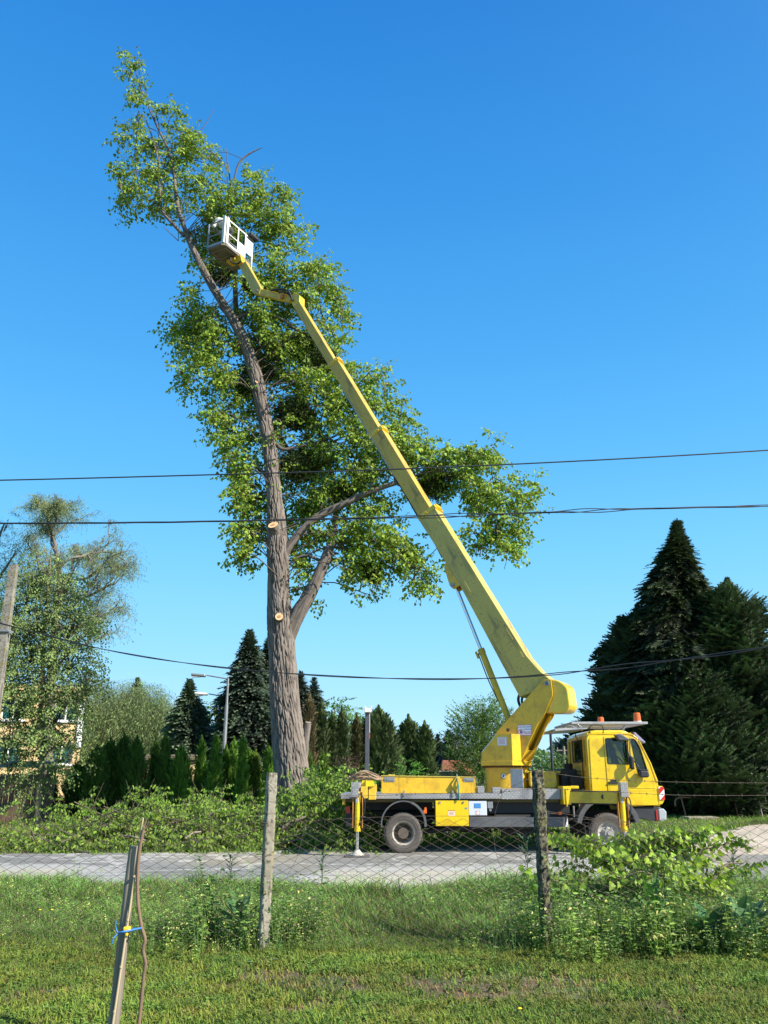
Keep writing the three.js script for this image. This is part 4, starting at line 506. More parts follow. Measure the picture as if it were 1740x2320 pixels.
// ---------------------------------------------------------------- worker in the basket
{
  // capsule skeleton -> one continuous surface
  function field(bones, min, cell, dims, k = .035) {
    const N = dims, mc = new MarchingCubes(N, black, false, false, 60000); mc.isolation = 0; const ext = cell * N, a = V3();
    const B = bones.map(([p, q, r, s]) => ({ p, d: q.clone().sub(p), L: Math.max(1e-9, q.distanceToSquared(p)), r, s }));
    for (let z = 0; z < N; z++) for (let y = 0; y < N; y++) for (let x = 0; x < N; x++) { a.set(min.x + x * cell, min.y + y * cell, min.z + z * cell); let sum = 0; for (const b of B) { const t = clamp(((a.x - b.p.x) * b.d.x + (a.y - b.p.y) * b.d.y + (a.z - b.p.z) * b.d.z) / b.L, 0, 1), dx = a.x - b.p.x - b.d.x * t, dy = a.y - b.p.y - b.d.y * t, dz = a.z - b.p.z - b.d.z * t; sum += Math.exp(-(Math.sqrt(dx * dx + dy * dy + dz * dz) - lerp(b.r, b.s, t)) / k); } mc.field[x + y * N + z * N * N] = sum > 1e-30 ? k * Math.log(sum) : -1; }
    mc.update(); const n = mc.count, g = new THREE.BufferGeometry(), p = Array.from(mc.positionArray.subarray(0, n * 3)), nn = Array.from(mc.normalArray.subarray(0, n * 3));
    for (let i = 0; i < n; i++) { p[i * 3] = min.x + (p[i * 3] + 1) / 2 * ext; p[i * 3 + 1] = min.y + (p[i * 3 + 1] + 1) / 2 * ext; p[i * 3 + 2] = min.z + (p[i * 3 + 2] + 1) / 2 * ext; }
    g.setAttribute('position', new THREE.Float32BufferAttribute(p, 3)); g.setAttribute('normal', new THREE.Float32BufferAttribute(nn, 3)); return g;
  }
  const o = basketPoint(-9.38, BY + .09, .48), man = thing('person', 'worker in a pale shirt and dark trousers bending over in the white basket', 'person', o, TURN + PI);
  // local: +x towards the trunk, y up; bent forward at the hips, hands on the rail
  const hip = V3(-.1, .88, 0), chest = V3(.16, 1.16, 0), neck = V3(.30, 1.30, 0), head = V3(.42, 1.34, 0), skin = mat([.48, .28, .19], { roughness: .6 }), shirt = mat([.66, .62, .53], { roughness: .95 }), trousers = mat([.10, .10, .11], { roughness: .95, map: T.dust });
  const legs = []; for (const s of [-1, 1]) legs.push([V3(-.1, .88, s * .1), V3(.02, .47, s * .13), .095, .065], [V3(.02, .47, s * .13), V3(-.06, .1, s * .14), .062, .045], [V3(-.06, .06, s * .14), V3(.12, .045, s * .16), .05, .04]);
  part('trousers', field([...legs, [V3(-.1, .88, -.06), V3(-.1, .88, .06), .12, .12], [hip, hip.clone().lerp(chest, .3), .12, .115]], V3(-.45, -.08, -.45), .0225, 44), trousers, man);
  const arms = []; for (const s of [-1, 1]) arms.push([V3(.22, 1.24, s * .19), V3(.36, .98, s * .25), .058, .046], [V3(.36, .98, s * .25), V3(.43, 1.0 + .04, s * .12), .044, .034]);
  part('shirt', field([[hip.clone().lerp(chest, .15), chest, .125, .145], [V3(.08, 1.14, -.07), V3(.08, 1.14, .07), .14, .14], [V3(.22, 1.24, -.15), V3(.22, 1.24, .15), .075, .075], [chest, neck, .13, .075], ...arms], V3(-.35, .65, -.5), .0225, 46), shirt, man);
  const fingers = []; for (const s of [-1, 1]) { const w = V3(.45, 1.04, s * .11), pm = V3(.50, 1.03, s * .07); fingers.push([w, pm, .03, .034]); for (let f = 0; f < 4; f++) { const b = pm.clone().add(V3(.02, .012 - f * .0165, -s * .02)), l = [.032, .037, .034, .026][f]; fingers.push([b, b.clone().add(V3(l, .004, -s * .008)), .0095, .0088], [b.clone().add(V3(l, .004, -s * .008)), b.clone().add(V3(l + .01, -.02, -s * .028)), .0088, .008]); } fingers.push([w.clone().lerp(pm, .4), pm.clone().add(V3(-.005, .035, -s * .03)), .012, .009]); }
  part('hand', field(fingers.slice(0, fingers.length / 2), V3(.41, .93, -.2), .0036, 56, .006), skin, man); part('hand', field(fingers.slice(fingers.length / 2), V3(.41, .93, -.01), .0036, 56, .006), skin, man);
  const hd = (x, y, z) => V3(head.x + x, head.y + y, z);
  part('head', field([[neck, hd(-.02, -.02, 0), .058, .06], [hd(0, .02, 0), hd(.03, .05, 0), .095, .09], [hd(.05, -.04, -.015), hd(.05, -.04, .015), .06, .06], [hd(.09, .0, 0), hd(.115, -.02, 0), .012, .016], [hd(.02, -.0, -.09), hd(.01, .02, -.095), .018, .02], [hd(.02, 0, .09), hd(.01, .02, .095), .018, .02], [hd(.09, -.055, -.02), hd(.09, -.055, .02), .012, .012]], V3(.2, 1.12, -.2), .0092, 44, .014), skin, man);
  for (const s of [-1, 1]) part('eye', new THREE.SphereGeometry(.011, 10, 8).translate(head.x + .1, head.y + .022, s * .033), mat([.5, .5, .5], { roughness: .2 }), man);
  const cap = new THREE.SphereGeometry(.115, 24, 14, 0, 2 * PI, 0, PI * .52); cap.rotateZ(-.25).translate(head.x + .012, head.y + .035, 0); part('cap', [cap, prism(rounded([[.05, -.08], [.2, -.06], [.2, .06], [.05, .08]], .04), 0, .012, .003).rotateX(-PI / 2).rotateZ(-.15).translate(head.x + .0, head.y + .065, 0)], mat([.60, .57, .50], { roughness: .9 }), man);
}
// ---------------------------------------------------------------- limbs and leaves
const barkMat = new THREE.MeshPhysicalMaterial({ vertexColors: true, roughness: .95, bumpMap: T.coarse, bumpScale: .02 }), twigMat = mat([.13, .10, .075], { roughness: .95, map: T.dust });
// a limb along points with radii; bark ridges are part of its surface
function limb(pts, radii, o = {}) {
  const { depth = .035, radial = 0, step = 0, tint = [1, 1, 1], seed = 0, flare = 0, bumps = .12 } = o, curve = new THREE.CatmullRomCurve3(pts, false, 'centripetal'), L = curve.getLength(), R0 = Math.max(...radii);
  const n = Math.max(4, Math.ceil(L / (step || Math.max(.05, R0 * .5)))), k = radial || clamp(Math.round(R0 * 90), 6, 120), f = curve.computeFrenetFrames(n, false), pos = [], col = [], idx = [];
  // radii belong to the control points: walk the curve parameter, not the arc, for them
  const table = [], M0 = 200; for (let i = 0; i <= M0; i++) table.push(curve.getPoint(i / M0)); const acc = [0]; for (let i = 1; i <= M0; i++) acc.push(acc[i - 1] + table[i].distanceTo(table[i - 1]));
  const radAt = (s) => { let i = 0; while (i < M0 - 1 && acc[i + 1] < s) i++; const t = (i + clamp((s - acc[i]) / Math.max(1e-6, acc[i + 1] - acc[i]), 0, 1)) / M0 * (radii.length - 1), a = Math.min(radii.length - 2, Math.floor(t)); return lerp(radii[a], radii[a + 1], t - a); };
  for (let i = 0; i <= n; i++) {
    const u = i / n, p = curve.getPointAt(u), s = u * L, R = radAt(s), N = f.normals[i], B = f.binormals[i];
    for (let j = 0; j <= k; j++) {
      const a = j % k / k * 2 * PI, ca = Math.cos(a), sa = Math.sin(a), X = ca * R, Z = sa * R; let d = 0, c = .6;
      if (depth) {
        const w = .06 * N3(X * 5 + seed, s * 2.2, Z * 5), e = Math.abs(N3((X + w) * 11 + seed, s * 1.35, (Z + w * .6) * 11)), e2 = Math.abs(N3(X * 19 + seed, s * 3.2 + 7, Z * 19));
        c = Math.min(1, e / .20) * .75 + Math.min(1, e2 / .2) * .25; d = (c - .75) * depth * Math.min(1, R / .3) + bumps * R * N3(X * 1.6 + seed, s * .7, Z * 1.6);
      }
      if (flare) d += flare * Math.exp(-s * 1.6) * (.55 + .45 * Math.cos(a * 5 + 1));
      const r = Math.max(.004, R + d), q = p.clone().addScaledVector(N, ca * r).addScaledVector(B, sa * r); pos.push(q.x, q.y, q.z);
      const g = fbm(X * 3, s * .8 + seed, Z * 3, 3), v = lerp(.32, 1, c) * (1 + .5 * g); col.push(.185 * v * tint[0], .153 * v * tint[1], .127 * v * tint[2]);
    }
  }
  for (let i = 0; i < n; i++) for (let j = 0; j < k; j++) { const a = i * (k + 1) + j, b = a + k + 1; idx.push(a, b, a + 1, b, b + 1, a + 1); }
  const g = new THREE.BufferGeometry(); g.setAttribute('position', new THREE.Float32BufferAttribute(pos, 3)); g.setAttribute('color', new THREE.Float32BufferAttribute(col, 3)); g.setIndex(idx); g.computeVertexNormals();
  const uv = []; for (let i = 0; i <= n; i++) for (let j = 0; j <= k; j++) uv.push(j / k * 2 * PI * R0, i / n * L); g.setAttribute('uv', new THREE.Float32BufferAttribute(uv, 2)); return g;
}
// leaf-bearing geometry: positions and linear vertex colours, tinted per copy
class Leaves {
  constructor() { this.p = []; this.c = []; }
  tri(a, b, c, k) { for (const v of [a, b, c]) { this.p.push(v.x, v.y, v.z); this.c.push(...k); } }
  // leaf outline on the left half: [along, across]; folded along its midrib
  leaf(o, dir, nor, L, W, k, fold = .25, out = [[.16, .46], [.42, .40]]) {
    const d = dir.clone().normalize(), s = d.clone().cross(nor).normalize(), n = s.clone().cross(d), q = (u, w, sg) => o.clone().addScaledVector(d, u * L).addScaledVector(s, w * W * sg).addScaledVector(n, Math.abs(w) * W * fold - u * u * L * .12), tip = q(1, 0, 1), mid = q(.4, 0, 1);
    for (const sg of [-1, 1]) { const e = out.map((p) => q(p[0], p[1], sg)), l = [o, ...e, tip]; for (let i = 0; i < l.length - 1; i++) sg > 0 ? this.tri(mid, l[i], l[i + 1], k) : this.tri(mid, l[i + 1], l[i], k); }
  }
  blade(o, dir, side, L, W, k) { const d = dir.clone().multiplyScalar(L), m = o.clone().addScaledVector(d, .5), t = o.clone().add(d), s = side.clone().multiplyScalar(W / 2); this.tri(o.clone().sub(s), o.clone().add(s), m.clone().addScaledVector(s, .8), k); this.tri(o.clone().sub(s), m.clone().addScaledVector(s, .8), m.clone().addScaledVector(s, -.8), k); this.tri(m.clone().addScaledVector(s, -.8), m.clone().addScaledVector(s, .8), t, k); }
  stick(a, b, r, k) { const d = b.clone().sub(a), u = d.clone().cross(Math.abs(d.y) > .9 * d.length() ? V3(1, 0, 0) : V3(0, 1, 0)).setLength(r), w = d.clone().cross(u).setLength(r), c = [u, u.clone().multiplyScalar(-.5).addScaledVector(w, .87), u.clone().multiplyScalar(-.5).addScaledVector(w, -.87)]; for (let i = 0; i < 3; i++) { const p = c[i], q = c[(i + 1) % 3]; this.tri(a.clone().add(p), a.clone().add(q), b.clone().addScaledVector(q, .4), k); this.tri(a.clone().add(p), b.clone().addScaledVector(q, .4), b.clone().addScaledVector(p, .4), k); } }
  build() { const g = new THREE.BufferGeometry(); g.setAttribute('position', new THREE.Float32BufferAttribute(this.p, 3)); g.setAttribute('color', new THREE.Float32BufferAttribute(this.c, 3)); g.computeVertexNormals(); return g; }
}
const leafMat = new THREE.MeshPhysicalMaterial({ vertexColors: true, roughness: .92, transmission: .42, thickness: 0, clearcoat: .18, clearcoatRoughness: .35, specularIntensity: .5, side: THREE.DoubleSide });
const needleMat = new THREE.MeshPhysicalMaterial({ vertexColors: true, roughness: .88, specularIntensity: .5, transmission: .2, thickness: 0, side: THREE.DoubleSide }), grassMat = new THREE.MeshPhysicalMaterial({ vertexColors: true, roughness: .85, specularIntensity: .4, transmission: .34, thickness: 0, side: THREE.DoubleSide });
const dirOf = (yaw, tilt) => V3(Math.cos(yaw) * Math.cos(tilt), Math.sin(tilt), Math.sin(yaw) * Math.cos(tilt));
// a drooping twig along +x with hanging, pointed leaves
function spray(seed, o = {}) {
  const { n = 15, len = .8, L = .115, W = .105, green = [.20, .355, .028], bark = [.10, .075, .05], droop = .35, hang = .75, r = .006, out } = o, R = rand(seed), g = new Leaves(), P = (t) => V3(t * len, -droop * len * t * t + .05 * Math.sin(t * 5 + seed), .10 * len * Math.sin(t * 3.1 + seed * 2));
  for (let i = 0; i < 4; i++) g.stick(P(i / 4), P((i + 1) / 4), r * (1 - i * .2), bark);
  for (let i = 0; i < n; i++) {
    const t = .12 + .88 * (i + R()) / n, p = P(t), yaw = R() * 2 * PI, side = dirOf(yaw, .5 * R() - .2).multiplyScalar(L * (.5 + .5 * R())), o2 = p.clone().add(side), d = dirOf(yaw + R() - .5, lerp(.2 * (R() - .5), -1.25 + .5 * R(), hang)), s = .55 + .7 * R(), v = .65 + .7 * R();
    g.leaf(o2, d, dirOf(R() * 2 * PI, .9 * R() - .1).add(V3(0, .35, 0)), L * s, W * s, [green[0] * v * (.9 + .25 * R()), green[1] * v, green[2] * v], .22, out);
  }
  return g.build();
}
const Q = new THREE.Quaternion(), MX = new THREE.Matrix4();
function scatter(name, geo, m, list, parent, kind = 'stuff') { // list: [position, quaternion or yaw, scale, tint r, g, b]
  const o = new THREE.InstancedMesh(geo, m, list.length); o.name = parent ? name : numbered(name); o.castShadow = o.receiveShadow = true; const c = new THREE.Color(), s = V3();
  list.forEach(([p, q, k, r = 1, g = r, b = r], i) => { if (typeof q === 'number') Q.setFromAxisAngle(V3(0, 1, 0), q); else Q.copy(q); if (typeof k === 'number') s.set(k, k, k); else s.copy(k); o.setMatrixAt(i, MX.compose(p, Q, s)); o.setColorAt(i, c.setRGB(r, g, b)); });
  if (kind) o.userData.kind = kind; (parent ?? scene).add(o); return o;
}
const aim = (yaw, tilt, roll = 0) => new THREE.Quaternion().setFromEuler(new THREE.Euler(roll, -yaw, tilt, 'YZX'));
// ---------------------------------------------------------------- the tall poplar being felled
{
  const D = 26.5, base = atV(640, 1715, D), tree = thing('poplar_tree', 'huge leaning poplar with ridged bark, partly lopped, behind the truck', 'tree', V3(base.x, 0, -D));
  const loc = (x, y, dz = 0) => atV(x, y, D - dz).sub(tree.position), rad = (w, y) => sizeV(w, y, D) / 2;
  const path = (a, o) => { const pts = a.map((p) => loc(p[0], p[1], p[3] ?? 0)), r = a.map((p) => rad(p[2], p[1])); return limb(pts, r, o); };
  const trunkPts = [[646, 1812, 88], [643, 1765, 79], [636, 1715, 74], [629, 1650, 71], [622, 1580, 68], [614, 1500, 60], [609, 1420, 56], [606, 1350, 56], [602, 1290, 47], [600, 1230, 45], [599, 1180, 43], [597, 1130, 37], [590, 1050, 32], [583, 970, 30], [567, 880, 28], [549, 800, 26], [527, 735, 24], [503, 690, 20], [478, 650, 17], [452, 607, 15], [430, 565, 14], [413, 530, 12], [400, 498, 10]];
  const trunk = put('trunk', limb(trunkPts.map((p) => loc(p[0], p[1])), trunkPts.map((p) => rad(p[2], p[1])), { depth: .07, radial: 180, step: .04, flare: .06, seed: 2 }), barkMat, tree);
  const br = (a, o = {}) => put('branch', path(a, { depth: .03, tint: [.9, .9, .92], ...o }), barkMat, tree);
  br([[612, 1390, 40, -.1], [640, 1330, 34, .05], [668, 1285, 28, .1], [692, 1235, 25, .1], [708, 1195, 22, 0], [718, 1165, 15, -.3], [724, 1120, 11, -.6], [722, 1050, 9, -.8], [700, 970, 8, -.9], [680, 900, 6, -1]], { radial: 64, seed: 9, tint: [.95, .95, .95] });
  br([[606, 1205, 26], [626, 1178, 19], [650, 1148, 16], [684, 1118, 17], [735, 1092, 16], [790, 1066, 13], [850, 1045, 10], [920, 1028, 8, -.3], [1000, 1035, 6, -.5], [1080, 1065, 4, -.6]], { radial: 40, seed: 21 });
  br([[640, 1000, 8, -1.2], [560, 860, 10, -1.4], [530, 760, 12, -1.2], [512, 680, 12, -1], [508, 610, 11, -1], [512, 540, 8, -1], [505, 470, 6, -1], [498, 400, 4, -1], [492, 350, 2, -1]]);
  br([[402, 502, 10], [388, 462, 9], [378, 405, 8], [376, 370, 7], [362, 320, 5], [340, 275, 4], [318, 225, 3], [300, 180, 2], [292, 150, 1.2]]);
  br([[398, 510, 8], [372, 482, 7], [352, 458, 6], [345, 410, 5], [342, 350, 4], [330, 300, 3], [312, 250, 2]]);
  br([[576, 930, 10], [610, 970, 8], [645, 965, 6], [690, 955, 5, -.5], [740, 935, 4, -1]]); br([[590, 1055, 8], [560, 1010, 6], [530, 985, 4]]);
  br([[500, 690, 8], [555, 675, 7], [610, 690, 6], [650, 720, 5, -.3], [690, 740, 3, -.5]]); br([[700, 1215, 9], [660, 1200, 6], [630, 1210, 4]]); br([[722, 1110, 10, -.6], [770, 1150, 7, -.3], [830, 1180, 5], [900, 1230, 3]]);
  br([[498, 440, 4, -1], [515, 355, 4, -.8], [530, 338, 4, -.8], [550, 326, 3, -.8], [566, 319, 1.5, -.8]], { depth: 0 }); br([[492, 420, 3, -1], [490, 340, 2, -1], [489, 320, 1, -1]], { depth: 0 }); br([[420, 300, 2], [448, 262, 1.5], [462, 235, .8]], { depth: 0 }); br([[385, 520, 2], [366, 502, 2], [352, 489, 1]], { depth: 0 }); br([[490, 975, 3], [470, 1000, 2], [452, 1012, 1]], { depth: 0 });
  const saw = (x, y, w, nx, ny, nz, len, sy) => { const p = loc(x, y), n = V3(nx, ny, nz).normalize(), q = new THREE.Quaternion().setFromUnitVectors(V3(0, 0, 1), n), r = rad(w, y); p.z += sy; const s = put('cut_stub', limb([p.clone().addScaledVector(n, -len), p.clone().addScaledVector(n, -len * .4), p], [r * 1.35, r * 1.12, r * 1.06], { depth: .03, seed: x, step: .03 }), barkMat, tree); const f = put('sawn_face', M([new THREE.CircleGeometry(r * 1.0, 36), new THREE.RingGeometry(r * .80, r * .98, 36).translate(0, 0, .004)]), cutWood, tree); f.position.copy(p).addScaledVector(n, .006); f.quaternion.copy(q); const h = put('heartwood', M(new THREE.CircleGeometry(r * .42, 24)), heartWood, tree); h.position.copy(p).addScaledVector(n, .014); h.quaternion.copy(q); h.scale.set(1.15, .9, 1); };
  saw(607, 1338, 17, -.05, .25, 1, .3, rad(52, 1338) + .10); saw(593, 1141, 22, -.25, .62, .75, .4, rad(38, 1141) + .08); saw(557, 830, 8, .3, .4, .9, .2, rad(26, 830)); 
  put('cut_stub', path([[652, 1650, 24], [660, 1600, 16], [666, 1562, 13]], { depth: .03, seed: 70 }), barkMat, tree); { const f = put('sawn_face', M(new THREE.CircleGeometry(rad(13, 1562), 24)), mat([.34, .29, .23], { roughness: .9 }), tree); f.position.copy(loc(666, 1561.5)).add(V3(0, .02, 0)); f.rotation.set(-PI / 2 + .2, .1, 0); }
  // crown: lobes surveyed from the photograph [x, y, rx, ry, depth offset, density]
  const lobes = [[280, 150, 14, 20, 0, .35], [290, 192, 28, 28, 0, .5], [305, 240, 38, 34, 0, .55], [360, 232, 22, 28, 0, .35], [295, 300, 40, 34, 0, .6], [365, 280, 50, 40, -.3, .65], [425, 300, 34, 32, -.3, .6], [300, 365, 48, 42, -.3, .6], [355, 345, 56, 46, -.3, .7], [415, 355, 46, 44, -.3, .7], [262, 385, 26, 36, 0, .5], [262, 425, 26, 22], [330, 415, 56, 36], [405, 415, 40, 30], [450, 330, 22, 30, 0, .5],
    [475, 425, 38, 36], [535, 405, 48, 38], [585, 440, 48, 40], [625, 478, 40, 20], [500, 470, 56, 42], [440, 490, 34, 36], [560, 495, 56, 36], [605, 520, 36, 22], [420, 540, 22, 22, 0, .5], [480, 540, 40, 34, -1.2],
    [640, 580, 54, 34], [690, 605, 40, 36], [590, 600, 50, 38], [430, 605, 34, 16, 0, .7], [690, 655, 58, 38], [735, 665, 24, 32], [620, 650, 56, 38, -.8], [540, 640, 50, 34], [455, 640, 30, 24, 0, .7], [700, 700, 40, 24, 0, .6],
    [385, 705, 38, 28], [430, 690, 52, 34], [480, 740, 54, 44], [420, 755, 40, 34], [425, 810, 42, 36], [500, 800, 54, 44], [395, 825, 22, 22, 0, .6], [545, 700, 46, 40], [440, 720, 54, 36, -1],
    [600, 720, 64, 46, -.6], [680, 735, 56, 44, -.8], [640, 790, 70, 54, -1], [565, 780, 54, 54, -.8], [720, 775, 40, 36], [495, 870, 54, 54], [470, 920, 30, 38], [600, 860, 70, 54, -.9], [690, 860, 64, 54, -.6], [770, 800, 28, 30, 0, .6], [830, 820, 38, 28, 0, .7], [790, 850, 40, 30, 0, .8], [800, 885, 54, 34], [860, 895, 42, 32], [740, 830, 40, 50, -.8],
    [490, 965, 30, 34], [540, 1000, 54, 54], [640, 960, 70, 60, -.8], [735, 950, 70, 56, -.6], [825, 955, 70, 46], [890, 950, 44, 34], [915, 995, 50, 40], [990, 985, 54, 32, .3], [1050, 980, 36, 30, .3], [950, 1010, 50, 36], [1060, 1050, 60, 42, .3], [1125, 1075, 42, 34, .3, .8], [1000, 1055, 54, 38], [1075, 1125, 54, 44, .3], [1040, 1160, 42, 34, .3], [1095, 1165, 36, 34, .3, .8], [1090, 1195, 20, 14, .3, .6],
    [515, 1070, 30, 40], [560, 1130, 48, 44], [530, 1170, 32, 36], [560, 1205, 44, 24], [560, 1060, 40, 50], [640, 1060, 64, 54, -1], [740, 1045, 72, 54, -.8], [700, 1125, 64, 60, -.9], [640, 1170, 44, 50, -.8], [840, 1050, 60, 50, -.4], [660, 1235, 36, 34, -.5, .7], [640, 1265, 20, 26, -.3, .5], [545, 1100, 44, 50], [665, 1290, 18, 14, 0, .4],
    [760, 1140, 54, 50], [820, 1145, 54, 48], [790, 1210, 54, 36], [850, 1200, 56, 38], [895, 1230, 44, 34, .2], [930, 1270, 26, 28, .2, .8], [745, 1230, 36, 36, 0, .7], [800, 1262, 22, 20, 0, .6], [880, 1165, 44, 30, .1, .7], [760, 1085, 54, 40, -.5]];
  const stemAt = (y) => { let i = 0; while (i < stem.length - 2 && stem[i + 1].y < y) i++; return stem[i].clone().lerp(stem[i + 1], clamp((y - stem[i].y) / (stem[i + 1].y - stem[i].y), 0, 1)); }, stem = trunkPts.map((p) => loc(p[0], p[1]));
  // lopped side: nothing grows any more on the side of the stem that faces the road
  const limbs = [[[640, 1330], [668, 1285], [692, 1235], [708, 1195], [718, 1165]], [[626, 1178], [650, 1148], [684, 1118], [735, 1092], [790, 1066], [845, 1045]]].map((a) => a.map((q) => loc(q[0], q[1])));
  const blocks = (p) => { for (const l of limbs) for (let i = 0; i < l.length - 1; i++) { const t = clamp((p.x - l[i].x) / (l[i + 1].x - l[i].x), 0, 1), q = l[i].clone().lerp(l[i + 1], t), k = 1 + (p.z - q.z) / D; if (p.z > q.z - .1 && Math.hypot(p.x - q.x - (p.x + tree.position.x) * (k - 1) * -1, p.y - q.y) < .5) return true; } if (p.y > stem[stem.length - 1].y) return false; const s = stemAt(p.y), dz = p.z - s.z; if (dz < -.1) return false; return Math.abs(p.x + (p.x + tree.position.x) / D * dz - s.x) < .55 && R() < .93; };
  const R = rand(101), lists = [[], [], []], twigs = [];
  const spine = []; for (const c of tree.children) if (c.name === 'branch' || c.name === 'trunk') { const p = c.geometry.attributes.position; for (let i = 0; i < p.count; i += 97) spine.push(V3().fromBufferAttribute(p, i)); }
  for (const [x, y, rx, ry, dz = -.35, den = 1] of lobes) {
    const c = loc(x, y, dz), sx = sizeV(rx, y, D), sy = sizeV(ry, y, D) / Math.cos(.6), sz = Math.max(.9, (sx + sy) * .55), stems = Math.max(3, Math.round(sx * sy * (y < 430 ? 19 : 23) * den));
    for (let k = 0; k < stems; k++) {
      const a = R() * 2 * PI, b = Math.acos(2 * R() - 1), rr = .55 + .45 * Math.cbrt(R()), tip = c.clone().add(V3(Math.sin(b) * Math.cos(a) * sx * rr, Math.cos(b) * sy * rr, Math.sin(b) * Math.sin(a) * sz * rr));
      let best = null, bd = 1e9; for (let i = 0; i < 60; i++) { const s = spine[Math.floor(R() * spine.length)]; if (s.y > tip.y + .6) continue; const d = s.distanceToSquared(tip); if (d < bd) { bd = d; best = s; } }
      const root = best && bd < 9 ? best : c.clone().lerp(tip, -.2).add(V3(0, -.5, 0)), mid = root.clone().lerp(tip, .55).add(V3((R() - .5) * .3, .25 + .2 * R(), (R() - .5) * .3));
      if (R() < .4) twigs.push(tube([root, mid, tip], .008 + .012 * R(), 7, 4));
      const m = 5 + Math.floor(4 * R()), out = tip.clone().sub(mid);
      for (let i = 0; i < m; i++) { const t = .25 + .75 * (i + R()) / m, p = mid.clone().lerp(tip, t); if (blocks(p)) continue; const yaw = Math.atan2(out.z, out.x) + (R() - .5) * 2.6, v = .78 + .42 * R(), yel = R() * .28; lists[Math.floor(R() * 3)].push([p, aim(yaw, 1.5 * (R() - .52), 1.1 * (R() - .5)), .66 + .5 * R(), v * (1 + yel), v, v * (1 - yel)]); }
    }
  }
  put('twigs', M(twigs), twigMat, tree).userData.kind = 'stuff';
  lists.forEach((l, i) => scatter('foliage', spray(11 + i * 7, { n: 15, len: .62, L: .118, W: .112 }), leafMat, l, tree));
  console.log('poplar sprays', lists.map((l) => l.length).join());
  // mistletoe balls in the crown
  const ms = new Leaves(), r2 = rand(4); for (let k = 0; k < 9; k++) { const d = dirOf(k * .7, -.5 + 1.6 * r2()), e = d.clone().multiplyScalar(.16); ms.stick(V3(0, 0, 0), e, .004, [.07, .08, .02]); for (const s of [-1, 1]) { const f = d.clone().add(dirOf(r2() * 7, r2() - .5).multiplyScalar(.8)); ms.leaf(e, f, V3(s, .6, .3), .085, .03, [.075 * (.7 + .6 * r2()), .115, .02], .2, [[.5, .5]]); } } const mg = ms.build();
  [[632, 888, 42, 'large round mistletoe ball right of the trunk at half height'], [560, 800, 30, 'dark mistletoe clump touching the trunk just right of it'], [690, 775, 36, 'mistletoe clump beside the second boom section'], [640, 1000, 44, 'wide mistletoe clump right of the trunk above the topmost cable'], [470, 585, 36, 'dark mistletoe ball hanging below the white basket'], [545, 612, 22, 'small mistletoe clump behind the angled jib'], [655, 745, 30, 'mistletoe clump left of the upper boom, among branches'], [935, 1045, 34, 'mistletoe clump on the far right limb behind the boom'], [735, 1065, 22, 'small mistletoe clump above the long right limb'], [800, 1235, 20, 'small mistletoe clump in the lowest right branches'], [540, 835, 24, 'mistletoe clump just left of the trunk, against the leaves']].forEach(([x, y, w, label], i) => {
    const p = atV(x, y, D + .55), t = thing('mistletoe', label, 'mistletoe', p, 0, 'mistletoe clumps in the poplar'), rr = sizeV(w, y, D) * .8, l = [], q = rand(300 + i); for (let k = 0; k < 520 * rr * rr + 120; k++) { const a = q() * 7, b = Math.acos(2 * q() - 1), s = rr * (.3 + .7 * Math.sqrt(q())) * (1 + .5 * N3(Math.cos(a) * 1.5 + i, Math.cos(b) * 1.5, Math.sin(a) * 1.5)), d = V3(Math.sin(b) * Math.cos(a), Math.cos(b) * .85 - .1, Math.sin(b) * Math.sin(a)); l.push([d.clone().multiplyScalar(s), new THREE.Quaternion().setFromUnitVectors(V3(0, 1, 0), d), .9 + .5 * q(), .7 + .5 * q()]); } scatter('foliage', mg, needleMat, l, t); part('stem', [rod(V3(0, -rr * .3, 0), V3(.1, -rr * .9, .05), .03, .05, 7), rod(V3(0, -rr * .3, 0), V3(-rr * .3, rr * .3, .1), .02, .01, 5), rod(V3(0, -rr * .3, 0), V3(rr * .3, rr * .3, -.1), .02, .01, 5)], twigMat, t);
  });
}
// ---------------------------------------------------------------- trees and hedges behind the road
function frond(seed, o = {}) { // flat feathery conifer spray along +x
  const { n = 15, w = .42, droop = .25, green = [.036, .066, .026], tip = [.085, .125, .04], bw = .07, up = 0, bark = [.05, .035, .025] } = o, R = rand(seed), g = new Leaves(), P = (t) => V3(t, up * t - droop * t * t, .05 * Math.sin(t * 4 + seed));
  g.stick(P(0), P(.6), .012, bark);
  for (let i = 0; i < n; i++) for (const s of [-1, 1]) { const t = (i + .3 + .6 * R()) / n, L = w * (1 - .75 * t) * (.6 + .6 * R()) * (t < .15 ? .7 : 1), d = V3(.75 + .3 * R(), -.25 * R() - droop * .6 + .1, s * (.75 + .4 * R())).normalize(), v = .75 + .5 * R(), k = [0, 1, 2].map((j) => lerp(green[j], tip[j], t * R()) * v), sd = V3(.6, .5 * (R() - .5), -s * .5).normalize(), p = P(t); g.blade(p, d, sd, L, bw, k); g.blade(p.clone().addScaledVector(d, L * .4), d.clone().add(V3(.8, 0, s * .1)).normalize(), sd, L * .45, bw * .7, k); }
  g.blade(P(.85), V3(1, -droop * 1.4 + up, 0), V3(0, 0, 1), .22, bw, tip); return g.build();
}
const FR = { lawson: frond(3, { droop: .38, w: .44 }), lawson2: frond(8, { droop: .5, w: .38, n: 17 }), spruce: frond(21, { droop: .28, green: [.055, .09, .055], tip: [.115, .165, .09] }), thuja: frond(33, { droop: .02, up: .2, w: .36, n: 13, green: [.06, .125, .018], tip: [.11, .21, .025], bw: .06 }), dusty: frond(41, { droop: .1, up: .1, green: [.10, .135, .06], tip: [.18, .22, .09] }), blue: frond(52, { droop: .2, green: [.03, .052, .055], tip: [.055, .09, .09] }) };
